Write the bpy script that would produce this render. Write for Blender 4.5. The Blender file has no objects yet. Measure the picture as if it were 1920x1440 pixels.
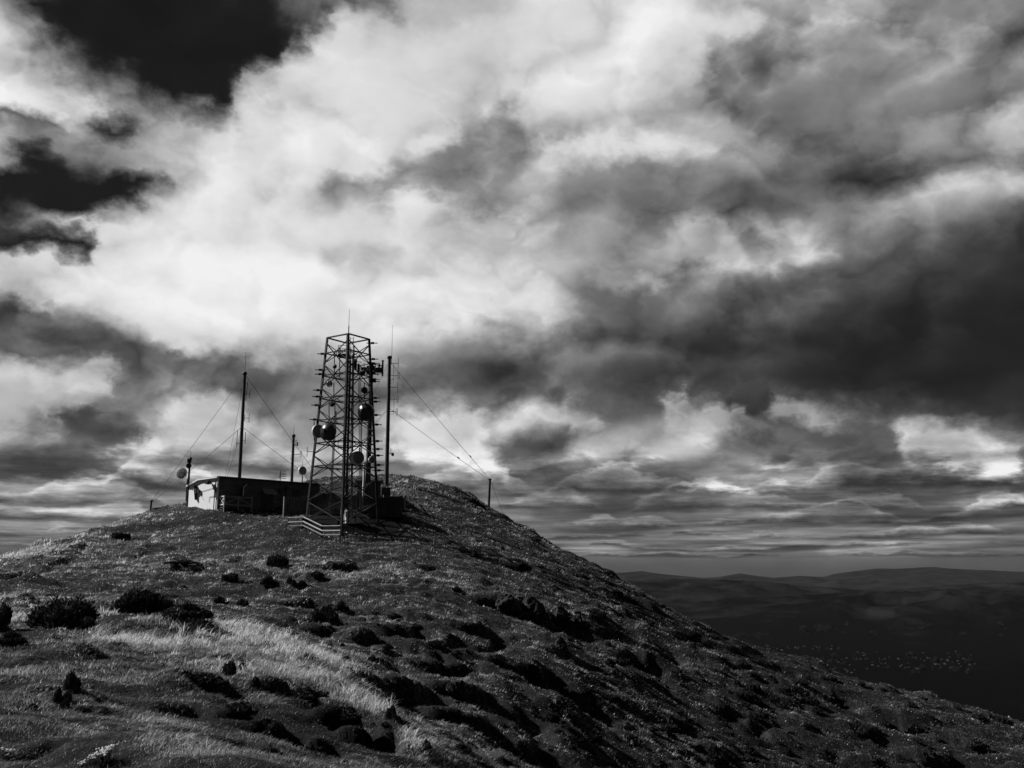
import bpy, math, random
import numpy as np
R = math.radians
random.seed(7); rng = np.random.default_rng(7)
scene = bpy.context.scene
COL = scene.collection

# ------------------------------------------------------------------ camera
FPX = 1860.0                     # focal length in pixels of a 1920 px wide frame
PITCH = R(10.95)
cam_data = bpy.data.cameras.new("camera")
cam_data.sensor_width = 36.0
cam_data.lens = 36.0 * FPX / 1920.0
cam_data.clip_start = 0.1; cam_data.clip_end = 60000
cam = bpy.data.objects.new("camera", cam_data); COL.objects.link(cam)
cam.location = (0, 0, 0); cam.rotation_euler = (R(90) + PITCH, 0, 0)
scene.camera = cam
CP, SP = math.cos(PITCH), math.sin(PITCH)
def P(px, py, Y):
    """the point at ground distance Y that the pixel of the photograph looks at"""
    dx = (px - 960) / FPX; dy = (720 - py) / FPX
    t = Y / (CP - dy * SP)
    return np.array((dx * t, Y, t * (SP + dy * CP)))
def ray(px, py):
    dx = (px - 960) / FPX; dy = (720 - py) / FPX
    d = np.array((dx, CP - dy * SP, SP + dy * CP)); return d / np.linalg.norm(d)

# ------------------------------------------------------------------ light
SUN_EL, SUN_AZ = R(37), R(-78)               # azimuth from +Y towards +X
SUN = np.array((math.sin(SUN_AZ) * math.cos(SUN_EL), math.cos(SUN_AZ) * math.cos(SUN_EL), math.sin(SUN_EL)))
sd = bpy.data.lights.new("sun", 'SUN'); sd.energy = 5.0; sd.angle = R(0.5); sd.color = (1.0, 0.985, 0.96)
so = bpy.data.objects.new("sun", sd); COL.objects.link(so)
from mathutils import Vector
so.rotation_euler = Vector(SUN).to_track_quat('Z', 'Y').to_euler()
sd.color = (1, 1, 1)
vs = scene.view_settings
vs.view_transform = 'Standard'; vs.look = 'None'; vs.gamma = 1.0; vs.use_curve_mapping = False; vs.exposure = 0.0
scene.cycles.use_denoising = True; scene.cycles.sample_clamp_indirect = 1.0
scene.cycles.max_bounces = 4; scene.cycles.diffuse_bounces = 2; scene.cycles.glossy_bounces = 2
scene.cycles.transmission_bounces = 2; scene.cycles.volume_bounces = 0; scene.cycles.transparent_max_bounces = 4

# ------------------------------------------------------------------ sky
SKY_X = list(range(0, 1921, 80))
SKY_Y = list(range(0, 1081, 60))
SKY = """
70 30 10 7 10 12 15 30 38 50 70 72 80 90 90 87 83 75 78 75 72 66 55 50 45
82 45 12 7 9 12 14 34 80 78 85 85 88 93 93 90 82 75 72 65 58 58 50 48 45
88 84 35 9 9 10 72 85 86 87 88 82 90 93 92 88 80 60 60 55 50 52 45 42 42
86 90 88 68 28 10 80 86 88 89 87 84 88 88 86 83 78 52 55 48 48 50 42 40 42
60 42 55 62 76 85 90 91 92 89 82 76 72 75 78 78 76 65 55 50 50 52 45 60 74
52 40 34 60 78 88 92 90 88 82 60 50 48 55 58 62 62 62 55 45 50 60 65 68 72
14 12 15 40 80 88 85 80 65 56 84 60 45 55 55 50 48 42 42 40 40 45 50 50 42
45 80 86 90 93 93 93 92 88 88 88 85 72 60 65 55 65 55 55 48 45 42 45 40 30
90 92 84 88 95 96 95 92 85 83 86 85 78 68 72 72 72 68 55 58 40 30 27 25 18
85 90 93 95 95 95 95 92 88 90 90 92 88 82 50 42 45 45 42 40 32 27 25 22 17
42 45 65 80 92 95 93 93 93 93 90 85 80 72 48 45 42 42 38 32 27 22 20 18 16
42 35 42 50 70 85 75 62 80 80 60 50 48 45 42 38 33 30 28 25 20 18 16 15 14
66 75 70 42 35 35 33 40 55 50 42 40 38 35 33 28 27 27 26 22 18 15 14 15 20
70 65 45 45 66 75 60 50 65 60 55 60 70 70 42 48 60 58 52 60 50 40 30 25 22
50 40 35 70 70 60 60 55 70 85 85 75 45 42 60 65 55 40 40 38 45 40 75 88 60
40 38 35 45 45 50 50 50 50 50 45 35 32 38 40 30 30 50 50 40 30 28 35 52 30
42 50 48 45 40 40 40 40 40 40 38 36 35 28 28 26 28 32 38 35 30 27 25 27 25
38 38 38 38 38 38 38 38 38 38 38 38 37 35 40 36 36 36 36 38 40 37 35 36 33
30 30 30 30 30 30 30 30 30 30 30 30 28 28 27 27 27 27 27 26 26 26 25 25 24
"""
SKY = np.array([[float(v) for v in r.split()] for r in SKY.strip().split("\n")]) / 100
# cloud shapes finer than the table: (brightness, softness of the edge, outline)
SKY_P = [(.08, 9, "40,-20 60,25 110,70 180,110 250,150 330,185 380,205 425,205 438,165 440,125 500,105 570,70 600,35 640,12 700,-20"),
 (.32, 42, "500,-40 530,50 570,70 600,32 650,8 760,5 760,-40"), (.18, 20, "150,205 170,190 230,195 270,215 250,235 180,232"), (.28, 18, "-40,200 40,205 90,230 110,250 60,250 0,235 -40,235"),
 (.09, 12, "-40,305 60,295 110,285 170,287 230,315 290,335 310,345 270,358 210,385 165,398 100,390 30,370 -40,372"), (.12, 12, "-40,395 10,405 60,420 130,430 190,455 232,490 180,486 120,470 70,458 20,450 -40,440"),
 (.47, 30, "600,330 700,340 780,290 880,250 960,230 1000,290 1030,380 960,400 890,375 800,350 720,360 640,345"), (.46, 32, "1320,110 1370,80 1480,90 1600,50 1790,40 1960,0 1960,200 1800,195 1810,230 1790,255 1740,230 1600,170 1500,240 1420,225 1360,215 1330,160"),
 (.43, 36, "1020,290 1250,300 1430,295 1560,270 1700,320 1720,390 1600,410 1560,400 1430,420 1400,450 1330,400 1280,420 1150,360 1050,400"), (.68, 32, "1640,280 1800,220 1960,190 1960,320 1780,330 1700,310"),
 (.73, 36, "1270,430 1350,410 1400,470 1500,440 1570,480 1540,500 1350,510 1200,510 1000,480"),
 (.42, 24, "-40,580 60,575 150,610 220,640 290,660 350,690 460,680 590,680 600,715 480,735 300,745 200,700 100,665 -40,650"), (.9, 20, "250,560 330,600 390,680 340,685 290,640"),
 (.76, 15, "-40,690 80,675 110,710 160,680 190,700 195,745 120,790 40,800 -40,780"), (.32, 20, "120,760 190,740 230,790 240,840 180,850 120,840"), (.8, 9, "230,830 280,820 275,860 240,885"),
 (.76, 17, "270,770 360,760 420,740 470,760 470,800 400,850 330,850 300,800"), (.29, 11, "-40,860 150,870 330,880 340,900 150,900 -40,890"), (.62, 6, "300,880 330,878 320,895"), (.5, 8, "-40,895 150,890 240,915 180,925 -40,930"), (.6, 6, "80,960 250,960 260,975 90,980"),
 (.62, 18, "540,760 600,770 620,900 560,900"), (.87, 17, "730,790 780,770 860,760 940,790 900,830 950,900 880,885 760,830"), (.44, 15, "690,800 760,840 790,895 690,895"),
 (.68, 13, "980,745 1060,752 1090,775 1130,800 1060,830 980,790"), (.7, 11, "1225,755 1260,750 1300,765 1340,760 1400,770 1440,790 1370,800 1300,830 1230,790"), (.63, 11, "1450,780 1490,762 1530,765 1580,770 1600,790 1560,800 1480,800"),
 (.8, 17, "1640,795 1680,790 1700,810 1780,800 1840,830 1900,830 1915,870 1880,895 1820,890 1740,860 1690,840"), (.96, 13, "1820,830 1900,850 1880,890 1830,885"),
 (.37, 13, "930,810 1060,800 1080,830 1050,850 950,848"), (.35, 15, "1400,800 1580,800 1690,800 1690,860 1600,865 1420,860 1330,850"), (.64, 9, "1380,865 1450,865 1580,870 1585,890 1480,905 1420,890"),
 (.27, 12, "1020,880 1230,880 1350,910 1280,925 1040,910"), (.23, 11, "1590,890 1700,880 1960,900 1960,915 1600,920"), (.26, 9, "1350,735 1480,735 1440,790 1400,765"),
 (.2, 11, "1320,925 1480,922 1600,930 1480,938 1330,936"), (.2, 10, "1000,950 1150,945 1250,960 1150,968 1010,965"), (.46, 8, "1480,925 1560,915 1660,932 1570,942"), (.43, 7, "1040,1012 1180,1018 1170,1030 1060,1028"), (.5, 7, "1540,1020 1600,1012 1690,1022 1690,1036 1560,1036")]
SKY_P = [(v, s * .7, np.array([[float(c) for c in q.split(',')] for q in t.split()])) for v, s, t in SKY_P]
def outline_distance(px, py, pl):
    """signed distance to an outline, negative inside"""
    a = pl; b = np.roll(pl, -1, 0); e = b - a; w = np.array((px, py)) - a
    t = np.clip((w * e).sum(1) / (e * e).sum(1), 0, 1); d = np.sqrt(((w - e * t[:, None]) ** 2).sum(1)).min()
    c = (a[:, 1] > py) != (b[:, 1] > py); xs = a[:, 0] + (py - a[:, 1]) / np.where(e[:, 1] == 0, 1e-9, e[:, 1]) * e[:, 0]
    return -d if (c & (px < xs)).sum() % 2 else d
def sky_value(px, py):
    fx = np.clip(px / 80.0, 0, len(SKY_X) - 1.001); fy = np.clip(py / 60.0, 0, len(SKY_Y) - 1.001)
    ix, iy = int(fx), int(fy); ax, ay = fx - ix, fy - iy
    v = (SKY[iy, ix] * (1 - ax) + SKY[iy, ix + 1] * ax) * (1 - ay) + (SKY[iy + 1, ix] * (1 - ax) + SKY[iy + 1, ix + 1] * ax) * ay
    for (val, soft, pl) in SKY_P:
        t = min(max(.5 - outline_distance(px, py, pl) / (2 * soft), 0), 1); v += (val - v) * t * t * (3 - 2 * t)
    v *= 1 - .28 * min(max((px - 850) / 500, 0), 1) * min(max((py - 520) / 120, 0), 1) * min(max((800 - py) / 60, 0), 1) * (v < .6)
    v *= 1 + .18 * min(max((py - 870) / 60, 0), 1) * min(max((1065 - py) / 50, 0), 1)
    return min(max(v, .04), .98)
def make_world():
    world = bpy.data.worlds.new("World"); scene.world = world; world.use_nodes = True
    nt = world.node_tree; nt.nodes.clear(); N = nt.nodes.new; L = nt.links.new
    def put(sock, v):
        if isinstance(v, (int, float)): sock.default_value = v
        else: L(v, sock)
    def M(op, a, b=None, c=None, clamp=False):
        n = N('ShaderNodeMath'); n.operation = op; n.use_clamp = clamp
        put(n.inputs[0], a)
        if b is not None: put(n.inputs[1], b)
        if c is not None: put(n.inputs[2], c)
        return n.outputs[0]
    def MR(v, a, b, c=0.0, d=1.0, smooth=False):
        n = N('ShaderNodeMapRange'); n.interpolation_type = 'SMOOTHSTEP' if smooth else 'LINEAR'; n.clamp = True
        put(n.inputs[0], v)
        for i, q in enumerate((a, b, c, d)): put(n.inputs[i + 1], q)
        return n.outputs[0]
    def mix(a, b, t): return M('ADD', a, M('MULTIPLY', M('SUBTRACT', b, a), t))
    def XYZ(x, y, z):
        n = N('ShaderNodeCombineXYZ')
        for i, q in enumerate((x, y, z)): put(n.inputs[i], q)
        return n.outputs[0]
    def noise(vec, scale, detail, rough=.55):
        n = N('ShaderNodeTexNoise'); n.noise_dimensions = '3D'
        L(vec, n.inputs['Vector']); n.inputs['Scale'].default_value = scale
        n.inputs['Detail'].default_value = detail; n.inputs['Roughness'].default_value = rough
        return n
    tc = N('ShaderNodeTexCoord'); sp = N('ShaderNodeSeparateXYZ'); L(tc.outputs['Generated'], sp.inputs[0])
    x, y, z = sp.outputs
    az = M('MULTIPLY', M('ARCTAN2', x, y), 180 / math.pi)
    el = M('MULTIPLY', M('ARCSINE', z), 180 / math.pi)
    zz = M('ADD', M('MULTIPLY', z, 1.35), M('MULTIPLY', MR(z, -.02, .13, smooth=True), .16))
    vec = XYZ(x, y, zz)
    w1 = noise(vec, 10.0, 8, .57); s1 = N('ShaderNodeSeparateXYZ'); L(w1.outputs['Color'], s1.inputs[0])
    low = MR(el, 0.0, 14.0, smooth=True)
    wa = M('MULTIPLY', M('SUBTRACT', s1.outputs[0], .5), M('ADD', 3.0, M('MULTIPLY', low, 2.4)))
    we = M('MULTIPLY', M('SUBTRACT', s1.outputs[1], .5), M('ADD', .8, M('MULTIPLY', low, 4.4)))
    w3 = noise(vec, 42.0, 5, .6); s3 = N('ShaderNodeSeparateXYZ'); L(w3.outputs['Color'], s3.inputs[0]); mid_up = MR(el, 1.0, 6.0, smooth=True)
    wa = M('ADD', wa, M('MULTIPLY', M('SUBTRACT', s3.outputs[0], .5), M('ADD', .5, M('MULTIPLY', mid_up, 1.1))))
    we = M('ADD', we, M('MULTIPLY', M('SUBTRACT', s3.outputs[1], .5), M('ADD', .2, M('MULTIPLY', mid_up, 1.2))))
    azw = M('ADD', az, wa); elw = M('ADD', el, we)
    A0, A1, NA = -31.0, 31.0, 96
    u = M('DIVIDE', M('SUBTRACT', azw, A0), A1 - A0, clamp=True)
    els = [-.3 + (.62 * i if i < 21 else 13.02 + .95 * (i - 21)) for i in range(43)]
    acc = None
    for i, e in enumerate(els):
        fc = N('ShaderNodeFloatCurve'); cv = fc.mapping.curves[0]
        vals = []
        for k in range(NA):
            a = R(A0 + (A1 - A0) * k / (NA - 1))
            d = np.array((math.sin(a) * math.cos(R(e)), math.cos(a) * math.cos(R(e)), math.sin(R(e))))
            fwd = d[1] * CP + d[2] * SP; up = -d[1] * SP + d[2] * CP
            vals.append(sky_value(960 + FPX * d[0] / fwd, 720 - FPX * up / fwd))
        cv.points[0].location = (0, vals[0]); cv.points[1].location = (1, vals[-1])
        for k in range(1, NA - 1): cv.points.new(k / (NA - 1), vals[k])
        fc.mapping.update()
        L(u, fc.inputs['Value'])
        acc = fc.outputs[0] if acc is None else mix(acc, fc.outputs[0], MR(elw, els[i - 1], e))
    # rest of the dome: dark deep sky with a few clouds behind the camera and overhead
    out = M('MAXIMUM', MR(M('ABSOLUTE', az), 30, 55, smooth=True), MR(el, 33, 55, smooth=True))
    big = noise(vec, 2.2, 7, .6)
    rest = MR(big.outputs[0], .42, .72, .06, .46)
    val = mix(acc, rest, out)
    # small billows: bright towards the top of a puff, dark under it
    def puffs(v):
        n = N('ShaderNodeTexNoise'); n.noise_dimensions = '3D'; n.noise_type = 'RIDGED_MULTIFRACTAL'; n.normalize = True
        for k_, q_ in (('Scale', 5.0), ('Detail', 4.0), ('Roughness', .5), ('Lacunarity', 2.1), ('Offset', 1.0), ('Gain', 1.4)): n.inputs[k_].default_value = q_
        L(v, n.inputs['Vector']); return n.outputs[0]
    wv = N('ShaderNodeVectorMath'); wv.operation = 'MULTIPLY_ADD'; L(w1.outputs['Color'], wv.inputs[0]); wv.inputs[1].default_value = (.09, .09, .07); L(vec, wv.inputs[2])
    vo = N('ShaderNodeVectorMath'); vo.operation = 'ADD'; L(wv.outputs[0], vo.inputs[0]); vo.inputs[1].default_value = (-.012, 0, .024)
    p1 = puffs(wv.outputs[0]); p2 = puffs(vo.outputs[0])
    d1 = noise(vec, 14, 9, .56)
    mid = M('MULTIPLY', M('MULTIPLY', val, M('SUBTRACT', 1.12, val)), 3.6)
    calm_ = MR(val, .12, .5, .4, 1.0)      # the shaded undersides are smoother than the lit tops
    val = M('ADD', val, M('MULTIPLY', M('MULTIPLY', M('MULTIPLY', M('SUBTRACT', d1.outputs[0], .5), .24), mid), calm_))
    hi = M('MULTIPLY', MR(el, 2, 8, smooth=True), calm_)
    val = M('ADD', val, M('MULTIPLY', M('MULTIPLY', M('SUBTRACT', p2, p1), .30), M('MULTIPLY', mid, hi)))
    # rows of small cumulus one behind another towards the horizon: bright tops, flat grey bases
    fine = noise(XYZ(M('MULTIPLY', az, .38), M('MULTIPLY', el, 1.15), 7.7), 1.0, 7, .64)
    fz = M('SUBTRACT', fine.outputs[0], .5)
    low_only = MR(el, 8.0, 5.2, smooth=True)
    def noise1(w, detail):
        n = N('ShaderNodeTexNoise'); n.noise_dimensions = '1D'; put(n.inputs['W'], w); n.inputs['Scale'].default_value = 1.0; n.inputs['Detail'].default_value = detail; return n.outputs[0]
    for k, (e0, hh) in enumerate(((1.0, .45), (1.5, .5), (2.1, .6), (2.8, .75), (3.6, .95), (4.6, 1.2), (5.9, 1.6), (7.5, 2.1))):
        fr_ = (.14 if e0 < 3.2 else .2) / (hh + .45)
        tn = noise1(M('ADD', M('MULTIPLY', az, fr_), 41.7 * k + 3.1), 2)
        wob = noise1(M('ADD', M('MULTIPLY', az, .09), 13.3 * k), 3)
        ee = M('SUBTRACT', M('SUBTRACT', el, e0), M('MULTIPLY', M('SUBTRACT', wob, .5), .9 * hh + .3))
        top = M('MULTIPLY', MR(tn, .34, .64, 0.0, 1.0), hh * (1.0 if e0 < 2.5 else 1.7))
        et = M('ADD', ee, M('MULTIPLY', fz, 1.7 * hh + .3))                        # cauliflowered top
        eb = M('ADD', ee, M('MULTIPLY', fz, .7 * hh))                       # nearly flat base
        over = MR(M('SUBTRACT', top, et), 0.0, .3 * hh + .03, smooth=True)
        a = M('MULTIPLY', M('MULTIPLY', over, MR(eb, -.22 * hh, .22 * hh, smooth=True)), M('MULTIPLY', M('MULTIPLY', low_only, .85), MR(tn, .33, .43)))
        f = MR(M('DIVIDE', et, M('ADD', top, .1)), 0.0, 1.0, .50, 2.1)
        val = mix(val, M('MULTIPLY', M('ADD', M('MULTIPLY', val, .75), .09), f), a)
    # the same cloud deck seen in perspective, foreshortened towards the skyline
    iz = M('DIVIDE', 1.0, M('ADD', M('MAXIMUM', z, 0.0), .022))
    deck = noise(XYZ(M('MULTIPLY', x, iz), M('MULTIPLY', y, iz), 4.4), .62, 7, .58)
    g = MR(deck.outputs[0], .34, .66, .70, 1.38)
    bnd = M('MULTIPLY', MR(el, .7, 1.6, smooth=True), MR(el, 8.5, 4.5, smooth=True))
    val = M('MULTIPLY', val, mix(1.0, g, bnd))
    val = M('ADD', M('MINIMUM', val, .84), M('MULTIPLY', M('MAXIMUM', M('SUBTRACT', val, .84), 0.0), .62))
    val = M('MAXIMUM', val, 0.0); val = M('MINIMUM', val, .96)
    val = mix(val, .08, MR(el, -.6, -3))
    lin = M('POWER', val, 2.25)
    sky = N('ShaderNodeTexSky'); sky.sky_type = 'NISHITA'; sky.sun_disc = False
    sky.sun_elevation = SUN_EL; sky.sun_rotation = SUN_AZ
    bw = N('ShaderNodeRGBToBW'); L(sky.outputs[0], bw.inputs[0])
    tot = M('ADD', M('MULTIPLY', lin, 9.6), M('MULTIPLY', M('MINIMUM', bw.outputs[0], 3.0), .025))
    bg = N('ShaderNodeBackground'); bg.inputs['Strength'].default_value = 0.1
    L(XYZ(tot, tot, tot), bg.inputs['Color'])
    o = N('ShaderNodeOutputWorld'); L(bg.outputs[0], o.inputs['Surface'])
make_world()

# ------------------------------------------------------------------ helpers
def tag(o, label=None, cat=None, group=None, kind=None):
    if label: o['label'] = label
    if cat: o['category'] = cat
    if group: o['group'] = group
    if kind: o['kind'] = kind
    return o
def empty(name, loc, label, cat, group=None, rz=0.0):
    o = bpy.data.objects.new(name, None); COL.objects.link(o)
    o.location = tuple(float(v) for v in loc); o.rotation_euler = (0, 0, rz); o.empty_display_size = .5
    return tag(o, label, cat, group)
def link(name, me, mat=None, parent=None, loc=None):
    o = bpy.data.objects.new(name, me); COL.objects.link(o)
    if mat is not None:
        for m in (mat if isinstance(mat, (list, tuple)) else [mat]): me.materials.append(m)
    if parent is not None: o.parent = parent
    if loc is not None: o.location = tuple(float(v) for v in loc)
    return o
def arrays_mesh(name, verts, faces, smooth=True, attr=None, matidx=None):
    """faces: list of integer arrays (n, k)"""
    me = bpy.data.meshes.new(name)
    verts = np.asarray(verts, dtype=np.float32)
    me.vertices.add(len(verts)); me.vertices.foreach_set('co', verts.ravel())
    loops = np.concatenate([f.ravel() for f in faces]).astype(np.int32)
    counts = np.concatenate([np.full(len(f), f.shape[1], np.int32) for f in faces])
    starts = np.concatenate(([0], np.cumsum(counts)[:-1])).astype(np.int32)
    me.loops.add(len(loops)); me.loops.foreach_set('vertex_index', loops)
    me.polygons.add(len(counts)); me.polygons.foreach_set('loop_start', starts); me.polygons.foreach_set('loop_total', counts)
    me.polygons.foreach_set('use_smooth', np.full(len(counts), smooth, bool))
    if matidx is not None: me.polygons.foreach_set('material_index', np.asarray(matidx, np.int32))
    if attr:
        for k, v in attr.items():
            a = me.attributes.new(k, 'FLOAT', 'POINT'); a.data.foreach_set('value', np.asarray(v, np.float32))
    me.update(); me.validate(clean_customdata=False)
    return me
def unit(v):
    v = np.asarray(v, float); n = np.linalg.norm(v); return v / n if n > 0 else v
def frame(axis):
    a = unit(axis); h = np.array((0, 0, 1.0)) if abs(a[2]) < .95 else np.array((1.0, 0, 0))
    u = unit(np.cross(h, a)); return u, np.cross(a, u), a
class MB:
    """collects shapes in the coordinates of its thing; origin is subtracted"""
    def __init__(s, origin=(0, 0, 0)): s.v = []; s.f = []; s.sm = []; s.o = np.asarray(origin, float); s.mi = []; s.m = 0
    def add(s, vs, fs, smooth=False):
        b = len(s.v); s.v += [tuple(np.asarray(q, float) - s.o) for q in vs]
        s.f += [tuple(i + b for i in f) for f in fs]; s.sm += [smooth] * len(fs); s.mi += [s.m] * len(fs)
        return s
    def box(s, c, size, ux=(1, 0, 0), uz=(0, 0, 1)):
        ux = unit(ux); uz = unit(uz); uy = np.cross(uz, ux); c = np.asarray(c, float)
        h = np.asarray(size, float) / 2; q = []
        for k in (-1, 1):
            for j in (-1, 1):
                for i in (-1, 1): q.append(c + ux * i * h[0] + uy * j * h[1] + uz * k * h[2])
        return s.add(q, [(0, 2, 3, 1), (4, 5, 7, 6), (0, 1, 5, 4), (2, 6, 7, 3), (0, 4, 6, 2), (1, 3, 7, 5)])
    def bar(s, a, b, w, h, up=(0, 0, 1)):
        a = np.asarray(a, float); b = np.asarray(b, float); d = b - a
        up = np.asarray(up, float)
        if abs(np.dot(unit(d), unit(up))) > .98: up = np.array((0, 1.0, 0))
        ux = unit(d); uy = unit(np.cross(up, ux)); uz = np.cross(ux, uy)
        return s.box((a + b) / 2, (np.linalg.norm(d), w, h), ux, uz)
    def angle(s, a, b, w, t=.02, inward=(0, 0, 1)):
        """an L section steel member"""
        a = np.asarray(a, float); b = np.asarray(b, float); u, v, ax = frame(b - a)
        iw = np.asarray(inward, float); iw = unit(iw - ax * np.dot(iw, ax)); jw = np.cross(ax, iw)
        d = np.linalg.norm(b - a); c = (a + b) / 2
        s.box(c + iw * w / 2 * .7 + jw * w / 2 * .7, (d, w, t), ax, unit(iw - jw))
        return s.box(c - iw * 0 + jw * 0, (d, w, t), ax, unit(iw + jw))
    def tube(s, a, b, r0, r1=None, n=8, cap=True):
        r1 = r0 if r1 is None else r1; u, v, ax = frame(np.asarray(b, float) - np.asarray(a, float)); q = []
        for (p, r) in ((np.asarray(a, float), r0), (np.asarray(b, float), r1)):
            for k in range(n):
                t = 2 * math.pi * k / n; q.append(p + (u * math.cos(t) + v * math.sin(t)) * r)
        s.add(q, [(k, (k + 1) % n, n + (k + 1) % n, n + k) for k in range(n)], True)
        if cap: s.add(q[:n], [tuple(range(n - 1, -1, -1))]); s.add(q[n:], [tuple(range(n))])
        return s
    def path(s, pts, r, n=6, closed=False):
        pts = [np.asarray(p, float) for p in pts]
        if closed: pts.append(pts[0])
        for a, b in zip(pts[:-1], pts[1:]): s.tube(a, b, r, n=n)
        return s
    def lathe(s, prof, origin, axis, n=28):
        u, v, ax = frame(axis); o = np.asarray(origin, float); q = []
        for (r, h) in prof:
            for k in range(n):
                t = 2 * math.pi * k / n; q.append(o + ax * h + (u * math.cos(t) + v * math.sin(t)) * max(r, 1e-4))
        fs = [(i * n + k, i * n + (k + 1) % n, (i + 1) * n + (k + 1) % n, (i + 1) * n + k) for i in range(len(prof) - 1) for k in range(n)]
        return s.add(q, fs, True)
    def prism(s, poly, ext):
        """poly: points in order; ext: extrusion vector"""
        n = len(poly); e = np.asarray(ext, float); q = [np.asarray(p, float) for p in poly]; q += [p + e for p in q]
        return s.add(q, [tuple(range(n - 1, -1, -1)), tuple(range(n, 2 * n))] + [(i, (i + 1) % n, n + (i + 1) % n, n + i) for i in range(n)])
    def build(s, name, mat, parent=None, loc=None, label=None):
        me = bpy.data.meshes.new(name); me.from_pydata(s.v, [], s.f)
        me.polygons.foreach_set('use_smooth', s.sm); me.polygons.foreach_set('material_index', s.mi); me.update()
        o = link(name, me, mat, parent, loc)
        if label: o['label'] = label
        return o

# ------------------------------------------------------------------ materials (grey scale)
def material(name, lo, hi, rough=.7, scale=3.0, metal=0.0, bump=0.0, detail=6, spec=.3, stretch=(1, 1, 1)):
    m = bpy.data.materials.new(name); m.use_nodes = True; nt = m.node_tree; N = nt.nodes.new; L = nt.links.new
    b = nt.nodes['Principled BSDF']; b.inputs['Roughness'].default_value = rough; b.inputs['Metallic'].default_value = metal
    b.inputs['Specular IOR Level'].default_value = spec
    tc = N('ShaderNodeTexCoord'); mp = N('ShaderNodeMapping'); mp.inputs['Scale'].default_value = stretch
    L(tc.outputs['Object'], mp.inputs[0])
    n = N('ShaderNodeTexNoise'); n.inputs['Scale'].default_value = scale; n.inputs['Detail'].default_value = detail
    n.inputs['Roughness'].default_value = .6; L(mp.outputs[0], n.inputs['Vector'])
    cr = N('ShaderNodeValToRGB'); cr.color_ramp.elements[0].position = .35; cr.color_ramp.elements[1].position = .68
    cr.color_ramp.elements[0].color = (lo, lo, lo, 1); cr.color_ramp.elements[1].color = (hi, hi, hi, 1)
    L(n.outputs[0], cr.inputs[0]); L(cr.outputs[0], b.inputs['Base Color'])
    if bump:
        bp = N('ShaderNodeBump'); bp.inputs['Strength'].default_value = bump; bp.inputs['Distance'].default_value = .05
        L(n.outputs[0], bp.inputs['Height']); L(bp.outputs[0], b.inputs['Normal'])
    return m
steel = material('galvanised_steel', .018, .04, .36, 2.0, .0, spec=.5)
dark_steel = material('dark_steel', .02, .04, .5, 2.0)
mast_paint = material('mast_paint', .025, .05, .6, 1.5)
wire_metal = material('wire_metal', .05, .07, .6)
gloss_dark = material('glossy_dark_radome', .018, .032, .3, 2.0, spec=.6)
white_paint = material('white_paint', .72, .82, .5, 1.5)
dish_grey = material('pale_dish_grey', .14, .22, .5, 2.0)
wall_white = material('white_wall_paint', .8, .9, .7, 1.2, stretch=(1, 1, .4))
wall_front = material('weatherboard_wall', .07, .14, .75, 1.5, stretch=(.6, .6, 3))
roof_metal = material('roof_metal', .1, .18, .5, 1.5)
timber_dark = material('dark_timber', .04, .09, .8, 4.0, stretch=(1, 1, .3))
timber_pale = material('pale_timber', .38, .6, .75, 5.0, stretch=(.3, .3, 2))
timber_grey = material('weathered_timber', .2, .36, .8, 4.0)
glass_dark = material('dark_glass', .02, .03, .1, 2.0, spec=.5)
def rock_material():
    m = material('lichen_glint_rock', .015, .05, .95, 3.0, bump=1.0, detail=10, spec=.15)
    nt = m.node_tree; N = nt.nodes.new; L = nt.links.new; b = nt.nodes['Principled BSDF']
    src = b.inputs['Base Color'].links[0].from_socket
    n = N('ShaderNodeTexNoise'); n.inputs['Scale'].default_value = 1.7; n.inputs['Detail'].default_value = 7; n.inputs['Roughness'].default_value = .7
    tc = N('ShaderNodeTexCoord'); L(tc.outputs['Object'], n.inputs['Vector'])
    cr = N('ShaderNodeValToRGB'); cr.color_ramp.elements[0].position = .64; cr.color_ramp.elements[1].position = .68
    L(n.outputs[0], cr.inputs[0])
    mx = N('ShaderNodeMix'); mx.data_type = 'RGBA'; L(cr.outputs[0], mx.inputs[0]); L(src, mx.inputs[6]); mx.inputs[7].default_value = (.6, .6, .6, 1)  # white spots: lichen, with sunlit chips of rock painted in
    L(mx.outputs[2], b.inputs['Base Color']); return m
rock_mat = rock_material()
def leaf_material(name, trans=.35, rough=.6, attr='tone', spec=.25, hi=None):
    m = bpy.data.materials.new(name); m.use_nodes = True; nt = m.node_tree; nt.nodes.clear(); N = nt.nodes.new; L = nt.links.new
    a = N('ShaderNodeAttribute'); a.attribute_name = attr
    d = N('ShaderNodeBsdfDiffuse'); t = N('ShaderNodeBsdfTranslucent'); mx = N('ShaderNodeMixShader'); mx.inputs[0].default_value = trans
    L(a.outputs['Fac'], d.inputs[0]); L(a.outputs['Fac'], t.inputs[0]); L(d.outputs[0], mx.inputs[1]); L(t.outputs[0], mx.inputs[2])
    g = N('ShaderNodeBsdfGlossy'); g.inputs['Roughness'].default_value = rough; g.inputs['Color'].default_value = (.5, .5, .5, 1)
    m2 = N('ShaderNodeMixShader'); m2.inputs[0].default_value = spec * .12; L(mx.outputs[0], m2.inputs[1]); L(g.outputs[0], m2.inputs[2])
    o = N('ShaderNodeOutputMaterial'); L(m2.outputs[0], o.inputs[0]); return m
grass_mat = leaf_material('grass_blades', .45)
gorse_mat = leaf_material('gorse_leaves', .15)
twig_mat = material('twig', .03, .05, .9)
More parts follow.
